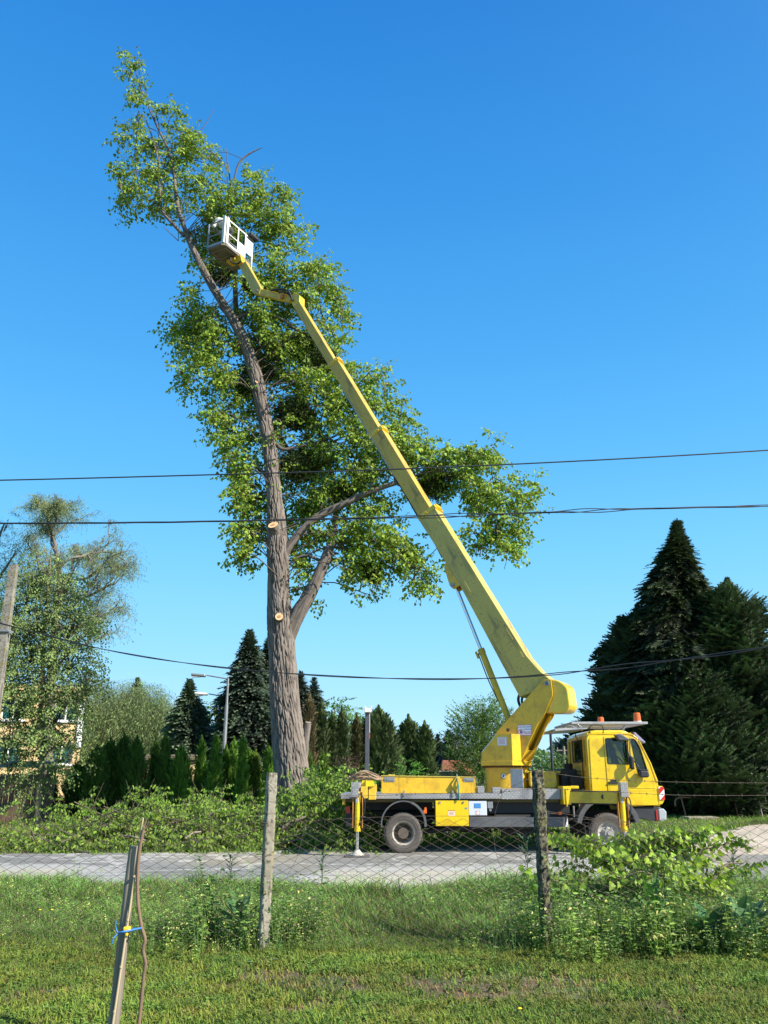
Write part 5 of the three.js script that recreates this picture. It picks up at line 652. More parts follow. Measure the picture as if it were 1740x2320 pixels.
const PROF = { wide: (t) => Math.pow(1 - t, .78) * Math.min(1, .8 + t) * (1 + .12 * Math.sin(t * 14)), cone: (t) => Math.pow(1 - t, .8) * (t < .08 ? .75 + 3 * t : 1), cypress: (t) => Math.pow(1 - t, .62) * Math.min(1, .72 + t * 1.3), column: (t) => Math.pow(Math.max(0, 1 - Math.pow(t, 2.6)), .75) * (t < .12 ? .75 + 2 * t : 1), flame: (t) => Math.pow(1 - t, .5) * Math.min(1, .6 + 2 * t) };
function conifer(name, label, cat, x, D, ytop, wpx, o = {}) { // x: photo column at half height, ytop: tip row, wpx: photo width
  const { geo = 'lawson', prof = 'cypress', n = 1500, len = .9, seed = 1, tint = [1, 1, 1], grp, lump = .45, lift = 0, xt, droop = -.1, cat2 } = o, top = at(xt ?? x, ytop, D), yb = 1775, p = at(x, yb, D), H = top.y, R = wpx * depthAt((ytop + yb) / 2, D) / FOCAL / 2 * 1.18, t = thing(name, label, cat, V3(p.x, 0, -D), 0, grp), r = rand(seed * 77 + 5), f = PROF[prof], l = [], lean = top.x - p.x;
  part('trunk', rod(V3(0, -.05, 0), V3(lean * .8, H * .82, 0), clamp(H * .022, .06, .3), .03, 9), twigMat, t);
  for (let i = 0; i < n * 2.1; i++) {
    const u = Math.pow(r(), 1.25) * .985, yaw = r() * 2 * PI, lum = 1 + lump * 2.1 * fbm(Math.cos(yaw) * 1.5 + seed * 3, u * H * .5, Math.sin(yaw) * 1.5, 4), q = f(u) * R * lum, rad = q * (.45 + .55 * Math.sqrt(r())) - len * .45, k = .8 * len * (.55 + .6 * r()) * (.45 + .55 * Math.min(1, q / R * 1.6));
    const v = (.72 + .5 * r()) * (1 + .5 * N3(Math.cos(yaw) * 2, u * H * .8, Math.sin(yaw) * 2)), a = Math.max(.02, rad);
    l.push([V3(Math.cos(yaw) * a + lean * u, lift + u * (H - lift - .2), Math.sin(yaw) * a), aim(yaw + (r() - .5) * .9, droop + .5 * (r() - .5) + (prof === 'column' || prof === 'flame' ? .9 + .4 * r() : .35 * (r() - .4)) + 1.0 * sm(.82, .98, u), (r() - .5) * 1.6), k * (1 - .55 * sm(.8, 1, u)), v * tint[0], v * tint[1], v * tint[2]]);
  }
  scatter('foliage', FR[geo], needleMat, l, t); return t;
}
// the dark cypress group on the right
conifer('cypress_tree', 'very tall dark cypress, the highest of the dark group right of the cab', 'conifer', 1530, 38, 1168, 400, { n: 10000, len: 1.5, seed: 1, tint: [.82, .84, .76], xt: 1534, lump: .55, prof: 'wide' });
conifer('cypress_tree', 'dark cypress with a bushy shoulder at the right edge of the dark group', 'conifer', 1660, 36.5, 1306, 290, { n: 7500, len: 1.35, seed: 2, tint: [.86, .9, .76], geo: 'lawson2', xt: 1648, prof: 'flame' });
conifer('cypress_tree', 'dark cypress on the left flank of the dark group, directly behind the cab', 'conifer', 1440, 39, 1366, 232, { n: 6500, len: 1.4, seed: 3, tint: [.76, .8, .74], xt: 1445, prof: 'flame' });
conifer('cypress_tree', 'low dark cypress cut by the right picture edge, below the bushy shoulder', 'conifer', 1770, 36, 1440, 230, { n: 3500, len: 1.3, seed: 4, tint: [.85, .9, .76], geo: 'lawson2', prof: 'flame' });
conifer('cypress_tree', 'dark cypress filling the gap low in the middle of the dark group', 'conifer', 1560, 35.5, 1500, 330, { n: 5500, len: 1.2, seed: 5, tint: [.85, .9, .76], geo: 'lawson2', prof: 'flame' });
// behind the trunk and left of it
conifer('spruce_tree', 'tall dark cypress left of the trunk, taller of the close pair', 'conifer', 566, 46, 1418, 165, { n: 4200, len: 1.25, seed: 6, geo: 'spruce', tint: [1, 1.05, 1.0] });
conifer('spruce_tree', 'tall dark cypress partly hidden by the trunk, right one of the close pair', 'conifer', 610, 47, 1435, 120, { n: 3000, len: 1.2, seed: 7, geo: 'spruce', tint: [1.05, 1.1, 1.0] });
conifer('fir_tree', 'broad bluish fir standing alone left of the street lamps', 'conifer', 430, 47, 1530, 165, { n: 3200, len: 1.2, seed: 8, geo: 'spruce', prof: 'cone', tint: [1.5, 1.6, 1.35] });
conifer('fir_tree', 'grey green fir whose tip rises out of the pale round willow', 'conifer', 312, 62, 1530, 120, { n: 2600, len: 1.3, seed: 9, geo: 'dusty', prof: 'cone', tint: [1.0, 1.15, 1.0], lump: .6 });
conifer('spruce_tree', 'dark conifer tip close against the right side of the trunk', 'conifer', 682, 48, 1512, 60, { n: 1500, len: 1, seed: 10, geo: 'spruce' }); conifer('spruce_tree', 'dark conifer right of the trunk with a feathery tip', 'conifer', 712, 49, 1526, 66, { n: 1500, len: 1, seed: 11, geo: 'spruce', tint: [1.1, 1.15, 1.2] });
[[728, 1572, 42, 'tall grey green column cypress, first right of the brown withered one'], [752, 1600, 36, 'slim column cypress between two taller ones right of the trunk'], [775, 1590, 46, 'wide column cypress with a dark pointed neighbour tip'], [808, 1607, 34, 'browning column cypress just left of the dark steel boom rest']].forEach(([x, y, w, lab], i) => conifer('column_cypress', lab, 'conifer', x, 44 + i * .4, y, w, { n: 1300, len: .6, seed: 20 + i, geo: 'dusty', prof: 'column', grp: 'column cypresses right of the trunk', tint: i === 3 ? [1.0, .78, .7] : [.7, .78, .62] }));
conifer('withered_cypress', 'withered brownish cypress beside the trunk stub', 'conifer', 701, 42, 1556, 40, { n: 900, len: .7, seed: 26, geo: 'dusty', prof: 'flame', tint: [1.5, .95, 1.1] });
conifer('thuja_tree', 'wide rounded grey green conifer right of the dark boom rest post', 'conifer', 858, 46, 1590, 96, { n: 3000, len: .8, seed: 27, geo: 'dusty', prof: 'column', tint: [.78, .9, .75] });
conifer('thuja_tree', 'rounded grey green conifer above the middle of the yellow toolbox', 'conifer', 925, 50, 1612, 92, { n: 2600, len: .8, seed: 28, geo: 'dusty', prof: 'flame', tint: [.8, .95, .72] }); conifer('thuja_tree', 'narrow pointed grey green conifer right of its rounded twin', 'conifer', 962, 48, 1626, 66, { n: 2000, len: .75, seed: 29, geo: 'dusty', prof: 'flame', tint: [.82, 1, .7] });
conifer('blue_spruce', 'small distant blue spruce, left one above the red roof', 'conifer', 992, 72, 1658, 46, { n: 900, len: 1.1, seed: 30, geo: 'blue', prof: 'cone' }); conifer('blue_spruce', 'small distant blue spruce, right one above the red roof', 'conifer', 1016, 70, 1648, 50, { n: 1000, len: 1.1, seed: 31, geo: 'blue', prof: 'cone' });
conifer('pine_tree', 'distant dark pine with layered boughs beside the rear of the cab', 'conifer', 1300, 84, 1672, 110, { n: 900, len: 1.9, seed: 32, geo: 'blue', prof: 'flame', lift: 1.2, lump: .7, tint: [1.1, 1.15, 1.0] });
// the row of thujas along the boundary
{
  const row = [[120, 1762, 40, 1, 'small dark conical thuja at the left end, beside the pale path'], [186, 1722, 62, 0, 'dark thuja with a tall pale creeper on its right side'], [222, 1690, 52, 0, 'tall dark thuja under the edge of the ochre building'], [252, 1672, 50, 0, 'tall dark thuja in front of the willow, left of the tallest'], [283, 1660, 50, 0, 'tallest of the shaded dark thujas'], [312, 1668, 46, 0, 'dark thuja just left of the left ochre pillar'], [354, 1672, 36, 1, 'dark pointed thuja between the two ochre pillars, left tip'], [376, 1655, 40, 1, 'dark pointed thuja between the two ochre pillars, right tip'], [412, 1690, 46, 0, 'sunlit thuja right of the right ochre pillar'], [458, 1668, 42, 1, 'sunlit thuja fourth before the street lamps'], [490, 1660, 48, 1, 'bright thuja directly left of the street lamp poles'], [513, 1690, 30, 1, 'low thuja hiding the foot of the street lamps'], [531, 1672, 34, 1, 'slim pointed thuja right of the street lamps'], [551, 1663, 36, 1, 'taller pointed thuja, second right of the street lamps'], [566, 1698, 26, 1, 'narrow thuja in the gap behind the pointed pair'], [580, 1700, 34, 1, 'yellowish thuja left of the pale concrete post'], [608, 1688, 34, 1, 'thuja against the left foot of the trunk'], [700, 1702, 40, 1, 'green thuja against the right foot of the trunk'], [733, 1706, 36, 1, 'thuja with a brown dead top right of the trunk']];
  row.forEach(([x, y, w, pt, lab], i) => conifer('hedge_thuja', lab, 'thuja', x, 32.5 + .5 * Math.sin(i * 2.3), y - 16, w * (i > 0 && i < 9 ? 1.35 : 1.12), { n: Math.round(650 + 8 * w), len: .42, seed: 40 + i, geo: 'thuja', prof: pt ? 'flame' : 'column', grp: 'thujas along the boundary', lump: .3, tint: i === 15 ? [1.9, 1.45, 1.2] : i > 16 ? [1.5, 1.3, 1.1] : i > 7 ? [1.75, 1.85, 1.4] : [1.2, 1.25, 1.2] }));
}
// broadleaved trees: crowns of leafy sprays on real limbs
const LF = { lime: spray(61, { n: 14, len: .7, L: .085, W: .075, green: [.16, .25, .055], hang: .6 }), willow: spray(62, { n: 26, len: 1.1, L: .12, W: .02, green: [.19, .24, .10], droop: 1.1, hang: .9, r: .004, out: [[.3, .5]] }), bush: spray(63, { n: 18, len: .8, L: .10, W: .06, green: [.12, .21, .045], hang: .1, droop: -.15 }), far: spray(64, { n: 12, len: 1.1, L: .22, W: .16, green: [.12, .20, .055], hang: .5 }), purple: spray(65, { n: 14, len: .6, L: .09, W: .06, green: [.09, .035, .03], hang: .3, droop: 0 }), curly: spray(66, { n: 12, len: .8, L: .12, W: .03, green: [.27, .36, .14], droop: .6, hang: .7, r: .005, out: [[.3, .5]] }) };
function crown(t, lobes, D, kind, per, seed, tint = [1, 1, 1], scale = 1, o = {}) {
  const r = rand(seed), l = [], tw = [];
  for (const [x, y, rx, ry, dz = 0] of lobes) { const c = atV(x, y, D - dz).sub(t.position), sx = sizeV(rx, y, D), sy = sizeV(ry, y, D), sz = (sx + sy) * .5, n = Math.round(per * 2.6 * sx * sy); for (let i = 0; i < n; i++) { const a = r() * 7, b = Math.acos(2 * r() - 1), k = Math.cbrt(r()), d = V3(Math.sin(b) * Math.cos(a), Math.cos(b), Math.sin(b) * Math.sin(a)), p = c.clone().add(V3(d.x * sx * k, d.y * sy * k, d.z * sz * k)), v = (.75 + .45 * r()) * (1 + .5 * N3(p.x * .9, p.y * .9, p.z * .9)); l.push([p, aim(Math.atan2(d.z, d.x) + (r() - .5) * 1.8, (o.up ?? 0) + .7 * (r() - .5), .8 * (r() - .5)), scale * (.7 + .5 * r()), v * tint[0], v * tint[1], v * tint[2]]); if (o.twig && i % o.twig === 0) tw.push(tube([c.clone().add(V3(0, -sy * .7, 0)), c.clone().lerp(p, .5).add(V3(.1, .1, 0)), p], .012, 5, 4)); } }
  if (tw.length) put('twigs', M(tw), twigMat, t).userData.kind = 'stuff'; scatter('foliage', LF[kind], leafMat, l, t);
}
function stemTree(name, label, cat, x, D, paths, o = {}) { const p = atV(x, 1760, D), t = thing(name, label, cat, V3(p.x, 0, -D), 0, o.grp); paths.forEach((a, i) => put(i ? 'branch' : 'trunk', limb(a.map((q) => atV(q[0], q[1], D - (q[3] ?? 0)).sub(t.position)), a.map((q) => sizeV(q[2], q[1], D) / 2), { depth: o.depth ?? .01, tint: o.tint ?? [.9, .9, .85], seed: i * 5 + D, bumps: .08 }), barkMat, t)); return t; }
{
  const t = stemTree('lime_tree', 'young lime tree with a pale slim trunk in front of the ochre building', 'tree', 82, 28, [[[80, 1800, 15], [83, 1720, 13], [90, 1640, 12], [88, 1560, 11], [92, 1450, 9], [100, 1320, 7], [108, 1220, 4], [112, 1180, 2]], [[90, 1640, 6], [115, 1615, 4], [150, 1590, 2]], [[88, 1570, 7], [50, 1600, 5], [5, 1620, 4], [-30, 1640, 2]], [[92, 1470, 6], [140, 1420, 4], [175, 1370, 2]], [[95, 1400, 6], [50, 1350, 4], [20, 1290, 2]], [[100, 1330, 5], [140, 1270, 3], [165, 1220, 1.5]]], { tint: [1.15, 1.15, .85] });
  crown(t, [[100, 1230, 34, 46], [60, 1270, 46, 50], [130, 1270, 46, 46], [90, 1330, 76, 54], [30, 1340, 46, 60], [150, 1350, 54, 50], [70, 1400, 80, 54], [150, 1420, 62, 46], [10, 1430, 50, 70], [100, 1470, 90, 50], [180, 1470, 34, 34], [40, 1520, 70, 54], [120, 1540, 66, 46], [20, 1590, 60, 40], [90, 1600, 70, 34], [150, 1590, 30, 26], [20, 1650, 40, 34], [110, 1660, 30, 30], [60, 1690, 34, 24], [45, 1740, 16, 26], [150, 1640, 20, 20]], 28, 'lime', 74, 71, [1.1, 1.05, 1.15], .95, { twig: 6, up: -.15 });
}
{ // corkscrew willow: bare twisted limbs, thin new leaves
  const D = 36, r = rand(15), t = stemTree('corkscrew_willow', 'tall corkscrew willow with twisted half bare branches above the lime tree', 'tree', 110, D, [[[100, 1760, 26], [104, 1600, 24], [112, 1450, 20], [120, 1340, 16], [128, 1260, 12], [120, 1180, 8], [102, 1120, 5], [96, 1082, 3]]], { depth: .02 }), gs = [], lv = [];
  const grow = (p, d, L, rad, gen) => { const pts = [p], n = 6; let q = p.clone(), e = d.clone(); for (let i = 0; i < n; i++) { e.add(V3((r() - .5) * 1.15, (r() - .42) * 1.0, (r() - .5) * 1.15)).normalize(); q = q.clone().addScaledVector(e, L / n); pts.push(q); if (gen > 0 && i > 0 && r() < (gen === 3 ? .9 : .62)) grow(q, e.clone().add(V3((r() - .5) * 1.6, .15 + (r() - .5) * .9, (r() - .5) * 1.6)).normalize(), L * (.40 + .22 * r()), rad * .52, gen - 1); } gs.push(tube(pts, rad, n * 3, gen > 1 ? 6 : 4)); if (gen < 3) for (let k = 0; k < 4 + (gen & 1) * 2; k++) lv.push([pts[2 + Math.floor(r() * (n - 1))], aim(r() * 7, (r() - .7) * .8, 0), .5 + .5 * r(), .8 + .4 * r()]); };
  for (const [x, y, dx, dy, L] of [[122, 1340, .9, .6, 2.6], [125, 1300, .9, .45, 3.2], [128, 1270, .7, .8, 2.8], [126, 1240, .5, .9, 3.2], [120, 1200, .3, 1, 2.6], [118, 1360, 1, .2, 2.6], [116, 1400, 1, .1, 2.7], [125, 1290, -.6, .8, 2.6], [118, 1190, -.5, .8, 2.0], [112, 1450, 1, .1, 2.4], [128, 1265, .8, .6, 2.8], [110, 1490, .95, -.1, 2.3], [108, 1130, .2, 1, 1.2], [100, 1110, -.1, 1, 1], [126, 1320, -.7, .5, 2.6]]) grow(atV(x, y, D).sub(t.position), V3(dx, dy, (r() - .5) * 1.2).normalize(), L * .84, .05, 3);
  put('branch', M(gs), mat([.20, .175, .155], { roughness: .95 }), t).userData.kind = 'stuff'; scatter('foliage', LF.curly, leafMat, lv, t); console.log('willow', gs.length, lv.length);
}
{ const D = 33, t = stemTree('willow_tree', 'wind blown pale willow cut by the left picture edge', 'tree', -70, D, [[[-70, 1760, 30], [-60, 1500, 26], [-40, 1300, 16], [-10, 1180, 8], [10, 1130, 3]], [[-40, 1300, 10], [10, 1230, 6], [35, 1190, 2]]]); crown(t, [[10, 1130, 24, 30], [-10, 1180, 40, 40], [30, 1190, 22, 22], [25, 1250, 30, 30], [-30, 1270, 60, 60], [-20, 1360, 60, 60], [35, 1220, 20, 16]], D, 'willow', 34, 81, [1, 1.05, .9], 1.1, { twig: 7 }); }
{ const D = 60, t = stemTree('willow_tree', 'rounded pale weeping willow behind the dark thujas', 'tree', 275, D, [[[275, 1760, 26], [272, 1620, 22], [268, 1540, 12], [265, 1490, 5]]]); crown(t, [[265, 1500, 50, 34], [225, 1530, 40, 40], [310, 1510, 36, 36], [280, 1550, 66, 46], [215, 1590, 40, 50], [330, 1560, 34, 46], [270, 1620, 70, 50], [340, 1620, 22, 40], [210, 1660, 30, 40]], D, 'willow', 80, 82, [1, 1.15, .9], 1.9, { twig: 60 }); }
{ const D = 52, t = stemTree('ash_tree', 'light green leafy tree between the fir and the street lamps', 'tree', 465, D, [[[466, 1760, 10], [466, 1640, 8], [468, 1560, 5], [468, 1520, 2]]]); crown(t, [[468, 1530, 26, 20], [450, 1555, 22, 22], [480, 1565, 20, 26], [460, 1600, 30, 34], [480, 1640, 24, 34], [445, 1640, 20, 30]], D, 'far', 26, 83, [.75, 1, .6], .8, { twig: 8 }); }
{ const D = 56, t = stemTree('ash_tree', 'feathery light green tree top between the column cypresses', 'tree', 725, D, [[[725, 1760, 10], [724, 1600, 7], [722, 1530, 2]]]); crown(t, [[722, 1520, 18, 14], [735, 1535, 16, 16], [710, 1530, 16, 14], [722, 1560, 24, 24], [735, 1600, 26, 40], [765, 1560, 18, 26], [768, 1620, 20, 40]], D, 'far', 26, 84, [.9, 1.2, .7], .8); }
{ const D = 50, p = (x, y, w) => [x, y, w], t = stemTree('shrub_tree', 'bushy light green upright tree left of the truck turret', 'tree', 1040, D, [[[1040, 1760, 16], [1040, 1660, 13], [1042, 1580, 7], [1044, 1520, 3]], ...Array.from({ length: 16 }, (_, i) => { const a = (i - 7.5) / 7.5; return [p(1040, 1660 - i * 4 % 40, 5), p(1040 + a * 36, 1600 - (i * 7) % 20, 3), p(1042 + a * 60, 1535 + Math.abs(a) * 45 - (i * 13) % 26, .8)]; })]); crown(t, [[1045, 1545, 34, 32], [1010, 1570, 34, 34], [1075, 1570, 30, 34], [1040, 1595, 58, 36], [1000, 1620, 40, 40], [1085, 1620, 30, 40], [1040, 1650, 60, 40], [1010, 1690, 46, 40]], D, 'bush', 62, 85, [1.15, 1.2, .8], 1.1, { up: .6, twig: 12 }); }
{ const D = 62, t = stemTree('leafy_bush', 'dense green bush seen under the raised turret, left of the dark post', 'bush', 1170, D, [[[1172, 1770, 8], [1172, 1690, 5], [1172, 1640, 2]]]); crown(t, [[1165, 1640, 24, 22], [1190, 1640, 20, 24], [1150, 1670, 24, 26], [1180, 1680, 34, 34], [1150, 1710, 26, 24]], D, 'far', 26, 86, [.8, .95, .7], .9); const s = stemTree('leafy_bush', 'brighter low bush just behind the turret base', 'bush', 1160, 40, [[[1160, 1770, 6], [1160, 1700, 3]]]); crown(s, [[1158, 1680, 16, 16], [1166, 1700, 22, 20], [1150, 1715, 20, 16]], 40, 'bush', 60, 87, [1.4, 1.4, .8], .8, { up: .3 }); const u = stemTree('leafy_bush', 'low green bush behind the gap beside the cab', 'bush', 1225, 66, [[[1225, 1775, 6], [1225, 1700, 3]]]); crown(u, [[1215, 1690, 20, 20], [1235, 1705, 20, 18], [1200, 1710, 20, 20]], 66, 'far', 26, 88, [.7, .9, .6], .9); }
{ const t = stemTree('plum_bush', 'dark purple leaved bush between the trunk and the boom rest', 'bush', 748, 38, [[[748, 1775, 6], [748, 1690, 4], [749, 1650, 1.5]]]); crown(t, [[742, 1690, 14, 22], [758, 1680, 12, 24], [750, 1650, 9, 18], [748, 1720, 22, 18]], 38, 'purple', 120, 89, [1, 1, 1], .8, { up: .6 }); const s = stemTree('elder_bush', 'light green bush low in front of the grey green conifers', 'bush', 880, 43, [[[880, 1770, 6], [880, 1700, 3]]]); crown(s, [[880, 1665, 20, 20], [870, 1690, 26, 18], [895, 1685, 20, 18]], 43, 'bush', 60, 90, [1.0, 1.5, .7], .8, { up: .2 }); const q = stemTree('elder_bush', 'leafy climber over the browning cypress beside the boom rest', 'bush', 770, 46, [[[772, 1770, 6], [775, 1600, 3]]]); crown(q, [[770, 1560, 14, 18], [790, 1545, 10, 14], [765, 1600, 10, 22], [795, 1580, 10, 20]], 46, 'bush', 60, 91, [1.2, 1.5, .7], .9, { up: .2 }); }
{ const D = 78, t = stemTree('bare_tree', 'leafless grey tree behind the two blue spruces', 'tree', 985, D, [[[985, 1760, 10], [985, 1650, 7], [986, 1600, 3]], ...Array.from({ length: 14 }, (_, i) => [[985, 1660 - i * 4, 3], [975 + (i * 17) % 26, 1620 - i * 2, 1.6], [962 + (i * 29) % 52, 1578 + (i * 11) % 24, .6]])], { tint: [1.1, 1, 1] }); }
{ // far woods closing the horizon
  const r = rand(5), l = []; for (let i = 0; i < 2600; i++) { const x = -170 + 340 * r(), D = 105 + 40 * r(), h = 6 + 3 * fbm(x * .05, 2, D * .1, 3) * 2; l.push([V3(x, h * Math.sqrt(r()) * .95, -D), aim(r() * 7, .6 * (r() - .5)), 3.4 * (.6 + .6 * r()), (.7 + .5 * r()) * .8, (.7 + .5 * r()) * .95, .8]); } const o = scatter('distant_wood', LF.far, leafMat, l, null); tag(o, 'low far-off wood along the horizon', 'wood', null, 'stuff');
}
// ---------------------------------------------------------------- felled branches
{ // the long heap of cut branches behind the road
  const t = thing('brush_heap', 'long leafy heap of freshly cut poplar branches behind the truck and along the road', 'branch heap', V3(-2.5, 0, -22.5)); t.userData.kind = 'stuff';
  const top = (x) => { const k = [[-9.8, .05], [-8.2, .2], [-6.6, .5], [-5, .8], [-3.4, .95], [-1.8, 1.05], [-.4, 1.05], [1, .75], [2.4, .62], [4.2, .5], [5.4, .2]]; let i = 0; while (i < k.length - 2 && k[i + 1][0] < x) i++; return lerp(k[i][1], k[i + 1][1], clamp((x - k[i][0]) / (k[i + 1][0] - k[i][0]), 0, 1)); };
  const r = rand(31), lists = [[], []], tw = [];
  for (let i = 0; i < 5200; i++) { const x = -9.8 + 15.2 * r(), f = r(), z = (x > .6 ? -21.6 : -20.05 - .25 * Math.sin(x * 2)) - f * 3.6, edge = Math.min(1, f * 5 + .12) * (f > .8 ? (1 - f) * 5 : 1), h = top(x) * (.8 + 1.3 * fbm(x * .9, 3, z * .9, 3)) * edge, y = h * Math.pow(r(), .55) + .04; if (r() < sm(-3.5, -8, x) * .75) continue; if (fbm(x * 1.3, y * 1.6, z * 1.3, 3) < -.16) continue; const v = .75 + .5 * r(); lists[i & 1].push([V3(x + 2.5, y, z + 22.5), aim(r() * 7, .9 * (r() - .35), 1.2 * (r() - .5)), .75 + .55 * r(), v * (1 + .15 * r()), v, v]); if (i % 11 === 0) { const a = r() * 7, b = (r() - .3) * .7, L = .8 + 1.6 * r(), p = V3(x + 2.5, Math.max(.05, y - .05), z + 22.5), d = dirOf(a, b); tw.push(tube([p.clone().addScaledVector(d, -L / 2).setY(Math.max(.03, p.y - d.y * L / 2)), p.clone().add(V3(0, .06, 0)), p.clone().addScaledVector(d, L / 2).setY(Math.max(.05, p.y + d.y * L / 2))], .006 + .012 * r(), 6, 5)); } }
  // a lower front skirt so that leaves reach the road edge, and a thin litter on the road
  for (let i = 0; i < 130; i++) { const x = -8.5 + 9 * r(); lists[0].push([V3(x + 2.5, .03, -19.3 + .9 * r() * r() + 22.5 - .6), aim(r() * 7, .1 * r(), 0), .4 + .4 * r(), .9]); }
  for (let i = 0; i < 1400; i++) { const x = -10.5 + 8 * r(), z = -20.1 - 3.5 * r(); lists[1].push([V3(x + 2.5, .05 + .25 * r() * r(), z + 22.5), aim(r() * 7, .5 * r(), 0), .6 + .5 * r(), .9 * (.8 + .4 * r()), .9 * (.8 + .3 * r()), .9]); }
  for (let i = 0; i < 330; i++) { const x = -2.3 + 1.8 * r(), z = -21.6 - 2.2 * r(), y = .9 + 1.0 * r() * r(); lists[i & 1].push([V3(x + 2.5, y, z + 22.5), aim(r() * 7, .9 * r(), r() - .5), .7 + .5 * r(), .8 + .5 * r()]); }
  for (let i = 0; i < 150; i++) { const x = -8.5 + 8.5 * r(), z = -20.4 - 2.6 * r(), h = top(x) * .7, p = V3(x + 2.5, h * .5, z + 22.5), d = dirOf(r() * 7, .6 + .7 * r()), L = .7 + .8 * r(); tw.push(rod(p, p.clone().addScaledVector(d, L), .008, .003, 4)); for (let k = 0; k < 3; k++) lists[i & 1].push([p.clone().addScaledVector(d, L * (.5 + .2 * k)), aim(r() * 7, .2 * r(), 0), .5 + .4 * r(), .9 + .4 * r()]); }
  lists.forEach((l, i) => scatter('foliage', spray(151 + i * 9, { n: 16, len: .5, L: .10, W: .062, green: [.19, .32, .03], hang: .85, r: .005 }), leafMat, l, t)); put('twigs', M(tw), twigMat, t).userData.kind = 'stuff';
  // single limbs one can pick out
  [[372, 1878, 396, 1834, 9, 22.0, 'short thick cut limb with a bright sawn end on the heap left of the sapling'], [215, 1885, 258, 1866, 7, 20.6, 'pale bare limb lying on the left part of the heap'], [80, 1872, 110, 1880, 9, 22.5, 'grey limb lying at the foot of the lime tree'], [68, 1895, 140, 1925, 4, 20.2, 'thin forked grey branch at the left road edge'], [990, 1903, 1022, 1886, 8, 22.6, 'bare pale limb lying under the truck behind the rear wheel'], [845, 1893, 880, 1887, 7, 22, 'stout cut limb behind the rear outrigger'], [470, 1850, 520, 1830, 6, 21.2, 'bare limb crossing the heap halfway between sapling and pale post'], [330, 1905, 270, 1895, 5, 20.0, 'thin pale limb at the front edge of the heap left of the stake'], [640, 1875, 700, 1850, 7, 21.0, 'grey limb leaning out of the heap below the big trunk'], [420, 1900, 455, 1885, 5, 20.0, 'short broken limb at the road side of the heap right of the stake'], [595, 1850, 545, 1862, 5, 21.0, 'thin bare branch crossing the heap beside the pale concrete post']].forEach(([x0, y0, x1, y1, w, D, lab], i) => {
    const a = at(x0, y0, D), b = at(x1, y1, D + .3), R = w * depthAt(y0, D) / FOCAL / 2; a.y = Math.max(a.y, R); const c = V3((a.x + b.x) / 2, 0, -D), o = thing('cut_limb', lab, 'branch', c, 0, 'cut limbs lying in the branch heap'); a.sub(c); b.sub(c); const d = b.clone().sub(a).normalize(), m = a.clone().lerp(b, .5).add(V3(0, .05, .05)); put('wood', limb([a, m, b], [R * .8, R * .9, R], { depth: .008, step: .05, radial: 14, seed: i, tint: [1.25, 1.2, 1.1] }), barkMat, o);
    const f = put('sawn_face', M(new THREE.CircleGeometry(R * 1.02, 20)), cutWood, o); f.position.copy(b).addScaledVector(d, .006); f.quaternion.setFromUnitVectors(V3(0, 0, 1), d); });
}
function cutBranch(name, label, pts, D, stems, seed, per, sc) { // leafy branch lying over the fence side of the road
  const c = at(pts[0][0], pts[0][1], D); c.y = 0; c.z = -D; const t = thing(name, label, 'branch', c), loc = (x, y, d = 0) => at(x, y, D + d).sub(c), r = rand(seed), l = []; const main = pts.map((p) => loc(p[0], p[1], p[2] ?? 0));
  const gs = [tube(main, .018, 30, 7)];
  for (const s of stems) { const P = s.map((p) => loc(p[0], p[1], p[2] ?? 0)); gs.push(tube(P, .008, 20, 5)); const cv = new THREE.CatmullRomCurve3(P), L = cv.getLength(), n = Math.ceil(L * per); for (let i = 0; i < n; i++) { const u = .1 + .9 * (i + r()) / n, p = cv.getPointAt(u), tg = cv.getTangentAt(u), v = .8 + .4 * r(); l.push([p, aim(Math.atan2(tg.z, tg.x) + (r() - .5) * 2.4, .5 * (r() - .3), .8 * (r() - .5)), sc * (.75 + .5 * r()), v * (1 + .15 * r()), v, v]); } }
  part('stem', gs, mat([.20, .15, .10], { roughness: .9 }), t); scatter('leaves', spray(seed + 3, { n: 11, len: .27, L: .075, W: .068, green: [.20, .34, .028], hang: .75, r: .0035, droop: .2 }), leafMat, l, t);
}
cutBranch('cut_branch', 'large bright leafy branch rising above the weeds right of the dark fence post', [[1345, 2085], [1390, 1985], [1470, 1935], [1560, 1945]], 11.2, [[[1380, 1960], [1360, 1910, -.2], [1300, 1900], [1270, 1890]], [[1400, 1955], [1430, 1900], [1470, 1890], [1500, 1880]], [[1470, 1925], [1510, 1890, .2], [1570, 1885], [1590, 1900]], [[1480, 1930], [1450, 1960, -.4], [1470, 1985, -.4]], [[1380, 1960], [1420, 1920, .3], [1450, 1900, .3], [1452, 1884, .3]], [[1350, 1975], [1320, 1960], [1280, 1975]], [[1540, 1935], [1580, 1960], [1600, 1995]], [[1420, 1950], [1480, 1950, -.5], [1540, 1980, -.4]], [[1440, 1935], [1480, 1900, .3], [1520, 1890, .3]], [[1380, 1960], [1400, 1910, .2], [1408, 1905, .2]], [[1420, 1940], [1400, 1890], [1405, 1900], [1425, 1888]], [[1440, 1935], [1465, 1895], [1485, 1876]], [[1340, 1985, -.5], [1280, 2005, -.6], [1240, 1985, -.6]], [[1480, 1990, -.6], [1540, 2000, -.7], [1590, 2010, -.7]], [[1400, 2000, -.7], [1450, 1975, -.8], [1500, 1990, -.8]], [[1460, 1930], [1530, 1925, .3], [1560, 1905, .4]], [[1420, 1945], [1370, 1935, .3], [1330, 1900, .3]], [[1480, 1930], [1540, 1970, -.3], [1600, 2000, -.4]], [[1400, 1960], [1390, 1985, -.5], [1430, 2005, -.5]], [[1470, 1925], [1500, 1900], [1545, 1905]], [[1390, 1955], [1350, 1925], [1392, 1925]]], 401, 21, 1);
